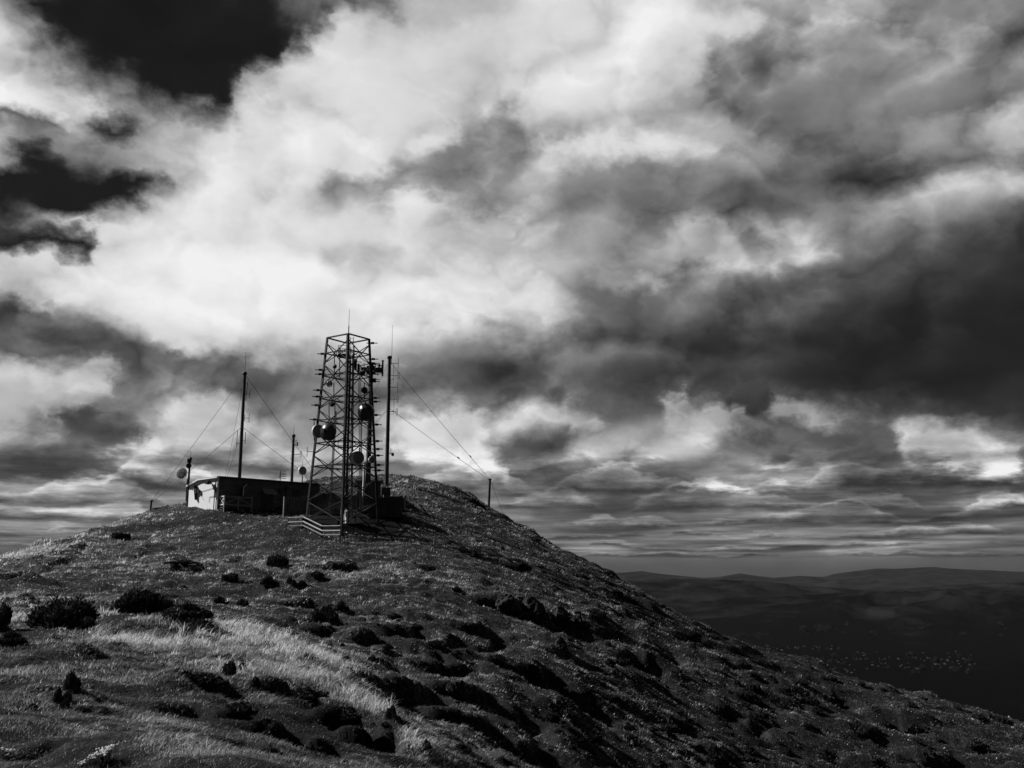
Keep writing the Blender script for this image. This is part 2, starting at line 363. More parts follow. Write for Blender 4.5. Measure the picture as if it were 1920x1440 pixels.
def ground_material():
    m = bpy.data.materials.new('hill_turf'); m.use_nodes = True; nt = m.node_tree; N = nt.nodes.new; L = nt.links.new
    b = nt.nodes['Principled BSDF']; b.inputs['Roughness'].default_value = .95; b.inputs['Specular IOR Level'].default_value = .1
    a = N('ShaderNodeAttribute'); a.attribute_name = 'tone'
    tc = N('ShaderNodeTexCoord'); n = N('ShaderNodeTexNoise'); n.inputs['Scale'].default_value = 1.6; n.inputs['Detail'].default_value = 10
    n.inputs['Roughness'].default_value = .75; L(tc.outputs['Object'], n.inputs['Vector'])
    mr = N('ShaderNodeMapRange'); mr.inputs[1].default_value = .3; mr.inputs[2].default_value = .75; mr.inputs[3].default_value = .35; mr.inputs[4].default_value = 1.3
    L(n.outputs[0], mr.inputs[0])
    mm = N('ShaderNodeMath'); mm.operation = 'MULTIPLY'; L(a.outputs['Fac'], mm.inputs[0]); L(mr.outputs[0], mm.inputs[1])
    L(mm.outputs[0], b.inputs['Base Color'])
    bp = N('ShaderNodeBump'); bp.inputs['Strength'].default_value = .8; bp.inputs['Distance'].default_value = .25
    L(n.outputs[0], bp.inputs['Height']); L(bp.outputs[0], b.inputs['Normal']); return m
ground_mat = ground_material()

# ------------------------------------------------------------------ noise
_perm = rng.permutation(256); _perm = np.concatenate((_perm, _perm))
_ga = rng.uniform(0, 2 * np.pi, 256); _gx, _gy = np.cos(_ga), np.sin(_ga)
def perlin(x, y):
    xi = np.floor(x).astype(int); yi = np.floor(y).astype(int); xf = x - xi; yf = y - yi; xi &= 255; yi &= 255
    u = xf * xf * xf * (xf * (xf * 6 - 15) + 10); v = yf * yf * yf * (yf * (yf * 6 - 15) + 10)
    def g(ix, iy, dx, dy):
        h = _perm[_perm[ix & 255] + (iy & 255)]; return _gx[h] * dx + _gy[h] * dy
    a = g(xi, yi, xf, yf); b = g(xi + 1, yi, xf - 1, yf); c = g(xi, yi + 1, xf, yf - 1); d = g(xi + 1, yi + 1, xf - 1, yf - 1)
    return ((a + (b - a) * u) + ((c + (d - c) * u) - (a + (b - a) * u)) * v) * 1.4
def fbm(x, y, n=4, lac=2.03, gain=.5):
    s = 0; a = 1.0; t = 0
    for i in range(n):
        s = s + a * perlin(x + 17.3 * i, y - 9.1 * i); t += a; a *= gain; x = x * lac; y = y * lac
    return s / t
def sstep(a, b, x):
    t = np.clip((x - a) / (b - a), 0, 1); return t * t * (3 - 2 * t)

# ------------------------------------------------------------------ hillside: a thin plate through surveyed points
SIL = [(-420, 1150, 70), (-200, 1105, 76), (0, 1046, 84), (100, 1014, 92), (200, 986, 100), (280, 957, 107), (345, 946, 112), (420, 935, 118), (500, 920, 122),
       (580, 903, 124), (640, 894, 125), (700, 898, 125), (775, 896, 124), (830, 908, 122), (880, 930, 120), (917, 950, 118), (1000, 1001, 112), (1080, 1045, 106),
       (1165, 1088, 101), (1230, 1127, 97), (1300, 1171, 94), (1380, 1207, 92), (1450, 1224, 91), (1530, 1251, 90), (1600, 1277, 88), (1680, 1298, 86),
       (1750, 1311, 85), (1830, 1336, 84), (1920, 1359, 82), (2050, 1400, 80), (2250, 1480, 78)]
FACE = [(200, 1440, 9.2), (500, 1440, 10.5), (-200, 1440, 8.5), (50, 1300, 16), (300, 1300, 17), (-250, 1300, 15), (0, 1215, 29), (200, 1205, 32), (380, 1205, 33),
        (0, 1176, 41), (130, 1174, 42), (300, 1168, 44), (420, 1168, 43), (-250, 1190, 38),
        # crest of the knoll and its dark side
        (480, 1172, 40), (560, 1226, 32), (640, 1287, 26), (720, 1347, 21.5), (800, 1411, 18.5), (860, 1470, 16.5),
        (480, 1290, 20), (560, 1330, 18), (600, 1400, 14.5), (700, 1440, 14), (560, 1440, 11.5),
        # beyond the crest
        (400, 1155, 49), (560, 1190, 46), (660, 1250, 41), (750, 1330, 33), (850, 1400, 28), (930, 1440, 28), (640, 1205, 49), (740, 1265, 42),
        # the face of the hill
        (0, 1105, 62), (150, 1090, 66), (300, 1090, 68), (450, 1100, 66), (200, 1020, 88), (330, 985, 98), (404, 954, 100), (480, 958, 102), (530, 967, 98),
        (400, 1030, 84), (540, 1005, 88), (580, 972, 92.0), (640, 1004, 88.6), (712, 990, 91.5), (640, 963, 96), (757, 963, 96), (770, 1002, 90), (660, 925, 108), (560, 945, 106), (724, 900, 112),
        (540, 1070, 72), (640, 1065, 74), (760, 1060, 76), (620, 1140, 59), (760, 1140, 61), (760, 1200, 52), (860, 1000, 96), (900, 1080, 78), (960, 1150, 66),
        (900, 1230, 53), (900, 1320, 42), (1000, 1440, 35), (1000, 1370, 42), (1050, 1280, 53), (1080, 1190, 67), (1100, 1120, 84),
        (1200, 1440, 46), (1200, 1340, 56), (1200, 1240, 70), (1350, 1440, 54), (1350, 1330, 67), (1500, 1440, 60), (1500, 1340, 71), (1700, 1440, 66), (1700, 1370, 75), (1920, 1440, 70), (2100, 1500, 66)]
EXTRA = [(0, 0, -1.65), (0, 4, -1.68), (-6, 3, -1.6), (0, -15, -1.7), (-25, -5, -1.6), (-50, 10, -2.5), (-70, -10, -6), (9, 0, -3.2), (22, 2, -7.5), (45, 5, -14), (60, 25, -18),
         (4, 7, -2.3), (8, 13, -4.6), (60, -20, -18), (0, -60, -6), (-60, -60, -8), (60, -60, -18), (-120, 40, -14), (-90, 70, -5), (-120, 100, -18), (100, 40, -32), (120, 80, -48)]
pts = [P(*s) for s in SIL] + [P(*s) for s in FACE] + [np.array(e, float) for e in EXTRA]
for (px, py, Y) in SIL:
    for (k, dz) in ((1.10, 1.0), (1.28, 8.0), (1.6, 30.0), (2.0, 62)):
        q = P(px, py, Y * k); q[2] = P(px, py, Y)[2] + (q[2] - P(px, py, Y)[2]) * .3 - dz; pts.append(q)
pts = np.array(pts)
def tps_fit(p, lam=.02):
    n = len(p); xy = p[:, :2] / 50.0
    d2 = ((xy[:, None] - xy[None]) ** 2).sum(-1); K = .5 * d2 * np.log(d2 + 1e-12)
    A = np.zeros((n + 3, n + 3)); A[:n, :n] = K + lam * np.eye(n) * .02; A[:n, n] = 1; A[:n, n + 1:] = xy; A[n, :n] = 1; A[n + 1:, :n] = xy.T
    return np.linalg.solve(A, np.concatenate((p[:, 2], np.zeros(3)))), xy
_w, _c = tps_fit(pts)
def base_height(x, y):
    sh = x.shape; x = x.ravel() / 50.0; y = y.ravel() / 50.0; out = np.empty(len(x))
    n = len(_c)
    for i in range(0, len(x), 60000):
        xx = x[i:i + 60000].astype(np.float32); yy = y[i:i + 60000].astype(np.float32)
        d2 = (xx[:, None] - _c[None, :, 0].astype(np.float32)) ** 2 + (yy[:, None] - _c[None, :, 1].astype(np.float32)) ** 2
        out[i:i + 60000] = (.5 * d2 * np.log(d2 + 1e-12)) @ _w[:n] + _w[n] + _w[n + 1] * xx + _w[n + 2] * yy
    return out.reshape(sh)
def relief(x, y):
    r = np.hypot(x, y)
    rough = .75 + .25 * sstep(-12, 6, x) * sstep(25, 40, y)              # rougher on the right and in the gully
    rough = rough * (.5 + .5 * sstep(11, 26, r))
    calm = 1 - .75 * np.exp(-np.maximum((((x + 19) / 17) ** 2 + ((y - 98) / 15) ** 2), .4) + .4)  # levelled by the compound
    h = .42 * fbm(x / 6.5, y / 6.5, 4) * rough
    h = h + .26 * (.55 - 2 * np.abs(fbm(x / 7 + 3, y / 2.6, 3))) * rough   # little terraces along the contour
    h = h + .85 * np.maximum(fbm(x / 4.2 + 40, y / 4.2, 3) - .14, 0) * 2 * rough
    h = h + .24 * fbm(x / 1.9 + 8, y / 1.5, 3) * (.5 + .5 * rough) * np.clip(r / 30, .35, 1)
    h = h + .11 * fbm(x / .75, y / .6, 3) * np.clip(r / 20, .5, 1)
    return h * calm * sstep(2, 9, r) - .1
PO = np.array((0.0, -12.0))
az_list = np.concatenate((np.linspace(-180, -42, 60)[:-1], np.linspace(-42, 42, 900)[:-1], np.linspace(42, 180, 60)))
r_list = 3.0 * (250 / 3.0) ** (np.linspace(0, 1, 980))
AZ, RR = np.meshgrid(np.radians(az_list), r_list)
GX = PO[0] + np.sin(AZ) * RR; GY = PO[1] + np.cos(AZ) * RR
GZ = base_height(GX, GY) + relief(GX, GY)
def flat_height(x, y): return base_height(np.array([x], float), np.array([y], float))[0]
def flat_hit(px, py):
    d = ray(px, py); t = np.linspace(6, 128, 900) / d[1]; q = d[None] * t[:, None]
    b = q[:, 2] < base_height(q[:, 0], q[:, 1]); k = int(np.argmax(b)); return q[k] if b.any() else None
# little slips and banks: a steep lip on the sunny side, then a hollow that fills again downhill
def slip(px, py, wpx, depth, turn=0.0):
    c = flat_hit(px, py)
    if c is None: return
    a = wpx * np.linalg.norm(c) / FPX / 2; th = R(-38 + turn); ux, uy = math.cos(th), math.sin(th)
    m = (np.abs(GX - c[0]) < 4 * a) & (np.abs(GY - c[1]) < 4 * a)
    if not m.any(): return
    dx, dy = GX[m] - c[0], GY[m] - c[1]; t = -dx * uy + dy * ux; wob = .35 * a * fbm((GX[m]) / (a * .9), GY[m] / (a * .9), 3)
    s_ = dx * ux + dy * uy + wob + .35 * t * t / a
    lip = .12 * a + .1
    GZ[m] += (-depth * sstep(-lip, lip, s_) * (1 - sstep(.2 * a, 2.6 * a, s_)) + .22 * depth * np.exp(-((s_ + .5 * a) / (.6 * a)) ** 2)) * np.exp(-(t / (1.15 * a)) ** 4)
for q in ((570, 1312, 100, 1.0), (618, 1335, 95, 1.1), (662, 1368, 90, 1.1), (705, 1398, 80, 1.0), (530, 1300, 60, .5), (735, 1350, 60, .6), (780, 1400, 70, .6), (455, 1338, 70, .5), (515, 1365, 80, .5), (390, 1285, 100, .4), (500, 1405, 70, .35), (330, 1320, 80, .18), (200, 1330, 90, .16), (90, 1345, 80, .16),
          (60, 1410, 80, .16), (270, 1400, 90, .18), (430, 1390, 80, .2), (150, 1395, 70, .15), (650, 1420, 80, .35), (590, 1390, 80, .4), (700, 1278, 150, 1.0), (780, 1290, 110, .8), (880, 1300, 130, 1.0), (950, 1330, 120, .85), (890, 1350, 120, .8), (980, 1395, 150, .9), (860, 1395, 100, .6),
          (690, 1195, 70, .7), (620, 1160, 60, .7), (960, 1135, 120, 1.3), (1020, 1150, 100, 1.2), (1070, 1170, 70, .9), (1010, 1260, 110, 1.0), (1080, 1300, 120, 1.1), (760, 1180, 80, .6), (840, 1200, 90, .7), (900, 1180, 90, .9), (640, 1060, 90, .7), (560, 1130, 80, .5), (720, 1245, 90, .7), (810, 1245, 90, .7)): slip(*q)
_s = random.Random(11)
for k in range(330):
    px, py = _s.uniform(-40, 1960), _s.uniform(1000, 1438); top = np.interp(px, [c[0] for c in SIL], [c[1] for c in SIL])
    if py < top + 22 or (430 < px < 800 and py < 1040): continue
    left = px < 560 and py > 1165
    w = _s.uniform(22, 75) * (.7 if py < 1150 else 1.0); c = flat_hit(px, py)
    if c is None: continue
    a = w * np.linalg.norm(c) / FPX / 2; slip(px, py, w, a * _s.uniform(.15, .3) if left else a * _s.uniform(.2, .48), _s.uniform(-35, 35))
def height(x, y):
    x = np.asarray(x, float); y = np.asarray(y, float); dx = x - PO[0]; dy = y - PO[1]
    r = np.hypot(dx, dy); a = np.degrees(np.arctan2(dx, dy))
    fi = np.clip(np.log(r / 3.0) / math.log(250 / 3.0), 0, 1) * (len(r_list) - 1); i = np.minimum(fi.astype(int), len(r_list) - 2); ti = fi - i
    j = np.clip(np.searchsorted(az_list, a) - 1, 0, len(az_list) - 2); tj = (a - az_list[j]) / (az_list[j + 1] - az_list[j])
    return (GZ[i, j] * (1 - ti) + GZ[i + 1, j] * ti) * (1 - tj) + (GZ[i, j + 1] * (1 - ti) + GZ[i + 1, j + 1] * ti) * tj
def hit(px, py, ymin=4, ymax=140):
    """where a line of sight first meets the hill"""
    d = ray(px, py); t = np.linspace(ymin, ymax, 4000) / d[1]
    q = d[None] * t[:, None]; below = q[:, 2] < height(q[:, 0], q[:, 1])
    k = int(np.argmax(below)) if below.any() else None
    return None if k is None else np.array((q[k, 0], q[k, 1], height(q[k, 0], q[k, 1])))
def ground(x, y, dz=0.0): return np.array((x, y, float(height(np.array(x), np.array(y))) + dz))
# how pale the grass is, 0..1, by place: dry turf, plus sunlit edges and shade painted in
DRY_LIT = [(hit(480, 1195), 3.0, 3.0, 1.3), (hit(290, 1212), 2.2, 1.6, 1.2), (hit(560, 1240), 1.6, 2.2, .9), (hit(190, 1160), 1.6, 2.2, .9), (hit(40, 1160), 1.5, 2.0, .6), (hit(530, 1268), 1.3, 1.5, .8), (hit(620, 1285), .6, .9, .7), (hit(590, 1246), .8, 1.2, .9), (hit(640, 1286), .6, .9, 1.0), (hit(680, 1318), .5, .8, 1.0), (hit(720, 1348), .5, .7, .9), (hit(762, 1380), .5, .6, .8), (hit(800, 1408), .5, .6, .7),
       (hit(600, 1350), 1.1, 1.1, -.4), (hit(670, 1385), 1.1, .9, -.4), (hit(540, 1390), 1.1, .8, -.3), (hit(440, 1330), 1.0, .9, -.3),  # shaded side of the knoll, painted as darker grass
       (hit(240, 996), 5, 1.2, -.45), (hit(310, 987), 5, 1.2, -.45), (hit(380, 980), 4, 1.2, -.4), (hit(160, 1016), 4, 1.0, -.4),  # shade under the left skyline rim, painted as darker grass
       (hit(350, 1172), 4, 1.6, .4), (hit(350, 1400), .6, .5, .35), (hit(60, 1032), 4, 2.5, .6), (hit(130, 1006), 5, 2.5, .7), (hit(200, 987), 5, 2.5, .7), (hit(262, 964), 4, 2.5, .6), (hit(20, 1044), 4, 2.5, .5), (hit(810, 1365), 1.5, 1.5, .6), (hit(690, 1240), 2, 1.5, .4), (hit(90, 1020), 12, 9, .4), (hit(250, 1345), .6, .4, .3), (hit(30, 1120), 8, 6, .25),  # skyline points carry the sunlit rim, painted as paler grass
       (hit(760, 1080), 9, 4, .25), (hit(420, 1060), 12, 5, .2), (hit(760, 915, 90), 4, 5, .4)]
def dry_lit(x, y):
    d = .24 + .6 * fbm(x / 2.6 + 5, y / 2.2, 5, 2.2, .7) + .22 * fbm(x / 14, y / 14, 2)
    for (c, sx, sy, k) in DRY_LIT:
        if c is not None: d = d + k * .8 * np.exp(-(((x - c[0]) / sx) ** 2 + ((y - c[1]) / sy) ** 2)) * (1 + .8 * fbm(x / 1.3, y / 1.3, 2))
    d = d - .05 * (1 - sstep(16, 30, y)) - .03
    d = d - .1 * sstep(-5, 25, x) * sstep(20, 40, y)
    return np.clip(d, 0, 1)
def in_yard(x, y):
    """the bare dark ground of the compound between the barriers and the board fence"""
    w = .6 * fbm(x / 1.5, y / 1.5, 3); return (x + w > -18.6) & (x + w < -10.2) & (y + w > 89.3) & (y + w < 97.5)
gd = dry_lit(GX.ravel(), GY.ravel())
gtone = (.018 + .15 * gd ** 1.5) * np.exp(1.0 * fbm(GX.ravel() / .8, GY.ravel() / .6, 3) + 1.3 * fbm(GX.ravel() / .22, GY.ravel() / .18, 2)); gtone[in_yard(GX.ravel(), GY.ravel())] = .008
ni, nj = GX.shape
idx = np.arange(ni * nj).reshape(ni, nj)
quads = np.stack((idx[:-1, :-1], idx[:-1, 1:], idx[1:, 1:], idx[1:, :-1]), -1).reshape(-1, 4)[:, ::-1]
centre = np.array([[0, -12, GZ[0].mean()]])
verts = np.concatenate((np.stack((GX, GY, GZ), -1).reshape(-1, 3), centre))
fan = np.stack((idx[0, :-1], idx[0, 1:], np.full(nj - 1, ni * nj)), -1)[:, ::-1]
tag(link('hillside', arrays_mesh('hillside', verts, [quads, fan], True, {'tone': np.append(gtone, .03)}), ground_mat),
    'grassy hill with dark rough slopes', None, None, 'structure')

# ------------------------------------------------------------------ valley and ranges far away
def far_height(x, y):
    r = np.hypot(x, y); a = np.degrees(np.arctan2(x, y))
    h = -217 + 5 * fbm(x / 700, y / 700, 3)
    h = h + (217 - 75) * (1 - sstep(140, 900, r))
    q = x / np.maximum(y, 1.0)
    def crest(prof, Y): return np.interp(q, [P(a, b, Y)[0] / Y for a, b in prof], [P(a, b, Y)[2] for a, b in prof]) + 217
    def ridged(u, v, n): return 1 - 2 * np.abs(fbm(u, v, n))
    # rolling hills in the middle distance, ridge after ridge
    w2 = sstep(3500, 4100, y) * (1 - sstep(4300, 5300, y)) * sstep(500, 1700, x)
    h = h + w2 * (55 + 75 * ridged(x / 480 + 9, y / 620, 5))
    w1 = sstep(3700, 6000, y) * (1 - sstep(6000, 7400, y)); c1 = crest(((0, 1092), (1150, 1091), (1260, 1087), (1400, 1090), (1480, 1097), (1560, 1103), (1640, 1109), (1700, 1106), (1760, 1100), (1850, 1094), (1920, 1092), (2200, 1090)), 6000)
    h = h + w1 * (c1 + (60 * ridged(x / 420 + 2.6, y / 520, 5) - 34) * np.minimum(1, np.abs(y - 6000) / 500) + 5 * fbm(x / 130, y / 130, 3))
    # far range on the skyline
    w3 = sstep(10000, 14000, y) * (1 - sstep(14000, 17500, y)); c3 = crest(((0, 1074), (1100, 1078), (1165, 1073), (1205, 1071), (1240, 1076), (1320, 1084), (1350, 1082), (1385, 1075), (1410, 1079), (1450, 1084), (1500, 1080), (1545, 1082), (1570, 1075), (1640, 1066), (1680, 1067), (1750, 1064), (1800, 1067), (1860, 1069), (1920, 1073), (2200, 1070)), 14000)
    h = h + w3 * (c3 + (60 * ridged(x / 1500 + 7.3, y / 1500, 4) - 40) * np.minimum(1, np.abs(y - 14000) / 900) + 7 * fbm(x / 300, y / 900, 3))
    # hill at the far left edge
    h = h + 330 * np.exp(-(((x + 1830) / 300) ** 2 + ((y - 3100) / 600) ** 2)) * (1 + .1 * fbm(x / 200, y / 200, 3))
    return h
fa = np.radians(np.concatenate((np.linspace(-60, -31, 30)[:-1], np.linspace(-31, 31, 620)[:-1], np.linspace(31, 60, 30))))
fr = 150 * (18000 / 150.0) ** np.linspace(0, 1, 560)
FA, FR = np.meshgrid(fa, fr); FX = np.sin(FA) * FR; FY = np.cos(FA) * FR; FZ = far_height(FX, FY)
fi = np.arange(FX.size).reshape(FX.shape)
fq = np.stack((fi[:-1, :-1], fi[:-1, 1:], fi[1:, 1:], fi[1:, :-1]), -1).reshape(-1, 4)[:, ::-1]
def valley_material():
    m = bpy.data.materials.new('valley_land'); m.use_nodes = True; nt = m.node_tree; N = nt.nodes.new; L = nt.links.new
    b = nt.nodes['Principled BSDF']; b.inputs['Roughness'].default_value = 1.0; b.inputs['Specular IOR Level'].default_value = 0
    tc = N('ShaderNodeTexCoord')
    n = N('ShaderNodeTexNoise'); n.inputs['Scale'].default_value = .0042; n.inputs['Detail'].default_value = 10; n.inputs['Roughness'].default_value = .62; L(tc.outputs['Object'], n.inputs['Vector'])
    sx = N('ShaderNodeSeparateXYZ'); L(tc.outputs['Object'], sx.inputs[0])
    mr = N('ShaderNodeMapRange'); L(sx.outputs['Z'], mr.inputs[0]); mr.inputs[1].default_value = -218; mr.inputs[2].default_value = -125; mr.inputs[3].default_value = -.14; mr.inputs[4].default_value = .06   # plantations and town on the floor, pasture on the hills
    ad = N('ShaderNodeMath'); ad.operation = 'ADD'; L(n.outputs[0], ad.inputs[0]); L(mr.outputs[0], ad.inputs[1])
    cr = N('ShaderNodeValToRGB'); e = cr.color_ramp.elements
    e[0].position = .47; e[0].color = (.003, .003, .003, 1); e[1].position = .66; e[1].color = (.018, .018, .018, 1)  # tones kept near black, standing in for cloud shadow over the valley
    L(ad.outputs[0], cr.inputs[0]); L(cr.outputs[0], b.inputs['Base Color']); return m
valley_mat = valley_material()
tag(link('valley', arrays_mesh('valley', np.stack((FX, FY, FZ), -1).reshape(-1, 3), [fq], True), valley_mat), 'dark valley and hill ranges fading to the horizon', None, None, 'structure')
def far_ground(px, py):
    d = ray(px, py); t = np.geomspace(400, 15000, 6000) / d[1]; q = d[None] * t[:, None]
    b = q[:, 2] < far_height(q[:, 0], q[:, 1]); k = int(np.argmax(b)); return q[k]

# the air: one even pale haze round everything
def make_haze():
    b = MB(); b.box((0, 8950, -30), (32000, 18500, 640))
    m = bpy.data.materials.new('haze'); m.use_nodes = True; nt = m.node_tree; nt.nodes.clear()
    v = nt.nodes.new('ShaderNodeVolumePrincipled'); v.inputs['Color'].default_value = (.9, .9, .9, 1); v.inputs['Density'].default_value = 5e-6; v.inputs['Anisotropy'].default_value = 0
    o = nt.nodes.new('ShaderNodeOutputMaterial'); nt.links.new(v.outputs[0], o.inputs['Volume'])
    tag(b.build('haze', m), 'thin pale haze over the valley', None, None, 'stuff')
make_haze()
# town
house_mats = [material('pale_house_wall', .03, .06, .7), material('pale_house_roof', .035, .12, .5, scale=.02)]
def house_mesh(w, d, h, rh):
    b = MB(); b.prism([(-w / 2, -d / 2, -2), (w / 2, -d / 2, -2), (w / 2, -d / 2, h), (0, -d / 2, h + rh), (-w / 2, -d / 2, h)], (0, d, 0))
    b.m = 1
    for s in (-1, 1): b.prism([(0, -d / 2 - .5, h + rh + .35), (s * (w / 2 + .6), -d / 2 - .5, h - .25), (s * (w / 2 + .6), -d / 2 - .5, h - .05), (0, -d / 2 - .5, h + rh + .6)], (0, d + 1, 0))
    o = b.build('small_house', house_mats); me = o.data; bpy.data.objects.remove(o); return me
houses = [house_mesh(8, 11, 3, 2), house_mesh(9, 14, 3, 2.4), house_mesh(7, 9, 4.5, 2)]
hr = random.Random(3)
for k in range(280):
    if k < 240: px, py = hr.uniform(1255, 1830), 0; py = 1242 + hr.uniform(-8, 22) - 8 * (px > 1600) + hr.choice((0, 0, -4, 6))
    else: px, py = hr.uniform(1415, 1575), hr.uniform(1211, 1220)
    g = far_ground(px, py); o = link('small_house', houses[k % 3], loc=(g[0], g[1], far_height(g[0], g[1]))); o.rotation_euler = (0, 0, hr.uniform(0, 3.1)); s = hr.uniform(.22, .44); o.scale = (s, s, s)
    if k < 240: tag(o, 'tiny pale house among the scattered town on the dark valley floor', 'house', 'houses of the valley town')
    else: tag(o, 'tiny pale house in the row beyond the valley town', 'house', 'row of houses beyond the town')
# ------------------------------------------------------------------ grass (nobody could count it)
def make_grass(nc, per, n_low, n_near):
    """tussocks (nc of them, per blades each) and a lower sward between them"""
    def scatter(n, far=128.0):
        a = np.radians(rng.uniform(-35, 35, n)); r = np.exp(rng.uniform(math.log(5.0), math.log(far), n)); return np.sin(a) * r, np.cos(a) * r
    cx, cy = scatter(nc); cr = np.hypot(cx, cy)
    patch = fbm(cx / 3.3 + 31, cy / 3.3, 3); keep = rng.random(nc) < np.clip(.7 + 1.0 * patch, .22, 1); cx, cy, cr = cx[keep], cy[keep], cr[keep]; nc = len(cx)
    cd = dry_lit(cx, cy); rad = np.clip(.0042 * cr, .05, .34) * rng.uniform(.6, 1.5, nc)
    c_tall = rng.uniform(.6, 1.5, nc) * (.6 + .7 * cd); c_tone = np.exp(rng.normal(.05, .75, nc))
    ci = np.repeat(np.arange(nc), per); m = len(ci)
    ox = rng.normal(0, 1, m); oy = rng.normal(0, 1, m)
    sx, sy = scatter(n_low); nx, ny = scatter(n_near, 30.0); sx = np.concatenate((sx, nx)); sy = np.concatenate((sy, ny)); n_low += n_near
    x = np.concatenate((cx[ci] + ox * rad[ci] * .5, sx)); y = np.concatenate((cy[ci] + oy * rad[ci] * .5, sy))
    out_x = np.concatenate((ox * .45, np.zeros(n_low))); out_y = np.concatenate((oy * .45, np.zeros(n_low)))
    tall = np.concatenate((c_tall[ci] * np.clip(1.25 - .35 * np.hypot(ox, oy), .4, 1.25), rng.uniform(.3, .85, n_low) * (1 + .25 * (np.hypot(sx, sy) < 30)))); shade = np.concatenate((c_tone[ci], np.exp(rng.normal(-.1, .5, n_low))))
    r = np.hypot(x, y); n = len(x)
    # drop what lies far behind the crest
    aa = np.linspace(-36, 36, 360); rr = np.geomspace(4, 135, 300); A, Q = np.meshgrid(np.radians(aa), rr, indexing='ij')
    e = height(np.sin(A) * Q, np.cos(A) * Q) / Q; mx = np.maximum.accumulate(e, axis=1)
    ia = np.clip(((np.degrees(np.arctan2(x, y)) + 36) / 72 * 359).astype(int), 0, 359); ir = np.clip(np.searchsorted(rr, r), 0, 299)
    z = height(x, y); keep = z / r > mx[ia, ir] - .03
    keep &= ~in_yard(x, y)
    x, y, z, r, out_x, out_y, tall, shade = (q[keep] for q in (x, y, z, r, out_x, out_y, tall, shade)); n = len(x)
    dry = dry_lit(x, y)
    h = (.06 + .08 * rng.random(n)) * tall * (.72 + 1.0 * dry) * (.85 + .012 * r) * (.68 + .32 * sstep(9, 24, r)); w = np.maximum(.006, .0008 * r) * rng.uniform(.6, 1.4, n)
    # wind from the left lays the blades over to the right, in gusts
    gust = fbm(x / 2.5, y / 2.5 + 7, 3); th = -.45 + 1.1 * gust + rng.normal(0, .6, n); ln = np.clip(.75 + .6 * gust + rng.normal(0, .3, n), 0, 1.6)
    lx = np.cos(th) * ln + out_x; ly = np.sin(th) * ln + out_y
    ph = rng.uniform(0, np.pi, n); wx = np.cos(ph) * w * .5; wy = np.sin(ph) * w * .5
    tone = (.018 + .04 * rng.random(n) + .22 * rng.random(n) ** 5 + .75 * dry ** 1.5 * rng.uniform(.5, 1.2, n)) * shade * np.exp(1.1 * fbm(x / .9 + 3, y / .8, 3) + .7 * fbm(x / 2.4, y / 1.8 + 3, 2) + .05 - .25 * sstep(0, 25, x))
    tone = np.clip(tone, .008, .8)
    p = np.stack((x, y, z - .04), -1); wv = np.stack((wx, wy, 0 * w), -1)
    m = p + np.stack((lx * h * .32, ly * h * .32, h * .6), -1)
    V = np.stack((p - wv, p + wv, m - wv * .7, m + wv * .7, p + np.stack((lx * h, ly * h, h * (1.05 - .22 * np.minimum(ln, 1.4))), -1)), 1).reshape(-1, 3); b = np.arange(n)[:, None] * 5
    o = link('grass', arrays_mesh('grass', V, [b + np.array([[0, 1, 3, 2]]), b + np.array([[2, 3, 4]])], True, {'tone': np.repeat(tone, 5)}), grass_mat)
    tag(o, 'wind blown dry and dark grass covering the hill', None, None, 'stuff')
make_grass(150000, 10, 900000, 750000)

# ------------------------------------------------------------------ shrubs
def shrub_mesh(seed, n, lobes, leaf, flat=1.0, twiggy=.5):
    """a mound of many small leaf sprays; unit width 1, height about .5*flat"""
    g = np.random.default_rng(seed)
    q_ = g.uniform(0, 1, lobes) ** .6; w_ = g.uniform(0, 6.28, lobes); c = np.stack((q_ * .4 * np.cos(w_), q_ * .36 * np.sin(w_), (.05 + .24 * (1 - q_) * g.uniform(.5, 1.2, lobes)) * flat), -1); rad = g.uniform(.13, .24, lobes)
    k = g.integers(0, lobes, n); rad = rad * g.uniform(.45, 1.1, lobes); d = g.normal(size=(n, 3)); d /= np.linalg.norm(d, axis=1)[:, None]; d[:, 2] = np.where(d[:, 2] < -.3, -d[:, 2], d[:, 2])
    rr = rad[k] * g.uniform(.35, 1.0, n) ** .5 * (1 + .22 * g.normal(size=n).clip(-1, 2))
    p = c[k] + d * rr[:, None] * np.array((1, 1, flat)); p[:, 2] = np.maximum(p[:, 2], .0)
    up = d * .7 + np.array((0, 0, .6)) + g.normal(size=(n, 3)) * .45; up /= np.linalg.norm(up, axis=1)[:, None]
    s = np.cross(up, g.normal(size=(n, 3))); s /= np.linalg.norm(s, axis=1)[:, None]
    L = leaf * g.uniform(.6, 1.6, n)[:, None]; W = L * .3
    V = np.stack((p - s * W * .5, p + up * L * .5 - s * W, p + up * L, p + up * L * .5 + s * W), 1).reshape(-1, 3)
    q = np.arange(n)[:, None] * 4 + np.array([[0, 1, 2, 3]])
    tone = np.repeat((.012 + .09 * g.random(n) ** 2.2), 4)
    # woody stems from the foot
    mb = MB()
    for i in range(lobes): mb.tube((c[i, 0] * .2, c[i, 1] * .2, -.05), c[i], .012, .005, 5)
    vb = np.array(mb.v); fb = np.array([f for f in mb.f if len(f) == 4]); off = len(V)
    return arrays_mesh('shrub', np.concatenate((V, vb)), [q, fb + off], False, {'tone': np.concatenate((tone, np.full(len(vb), .03)))})
SH_BIG = [shrub_mesh(s, 17000, 22, .045, .9) for s in (1, 2, 3)]
SH_SMALL = [shrub_mesh(s + 10, 3400, 12, .08, f) for s, f in ((1, .95), (2, .7), (3, 1.3), (4, .55))]
for me in SH_BIG + SH_SMALL: me.materials.append(gorse_mat)
sr = random.Random(5)
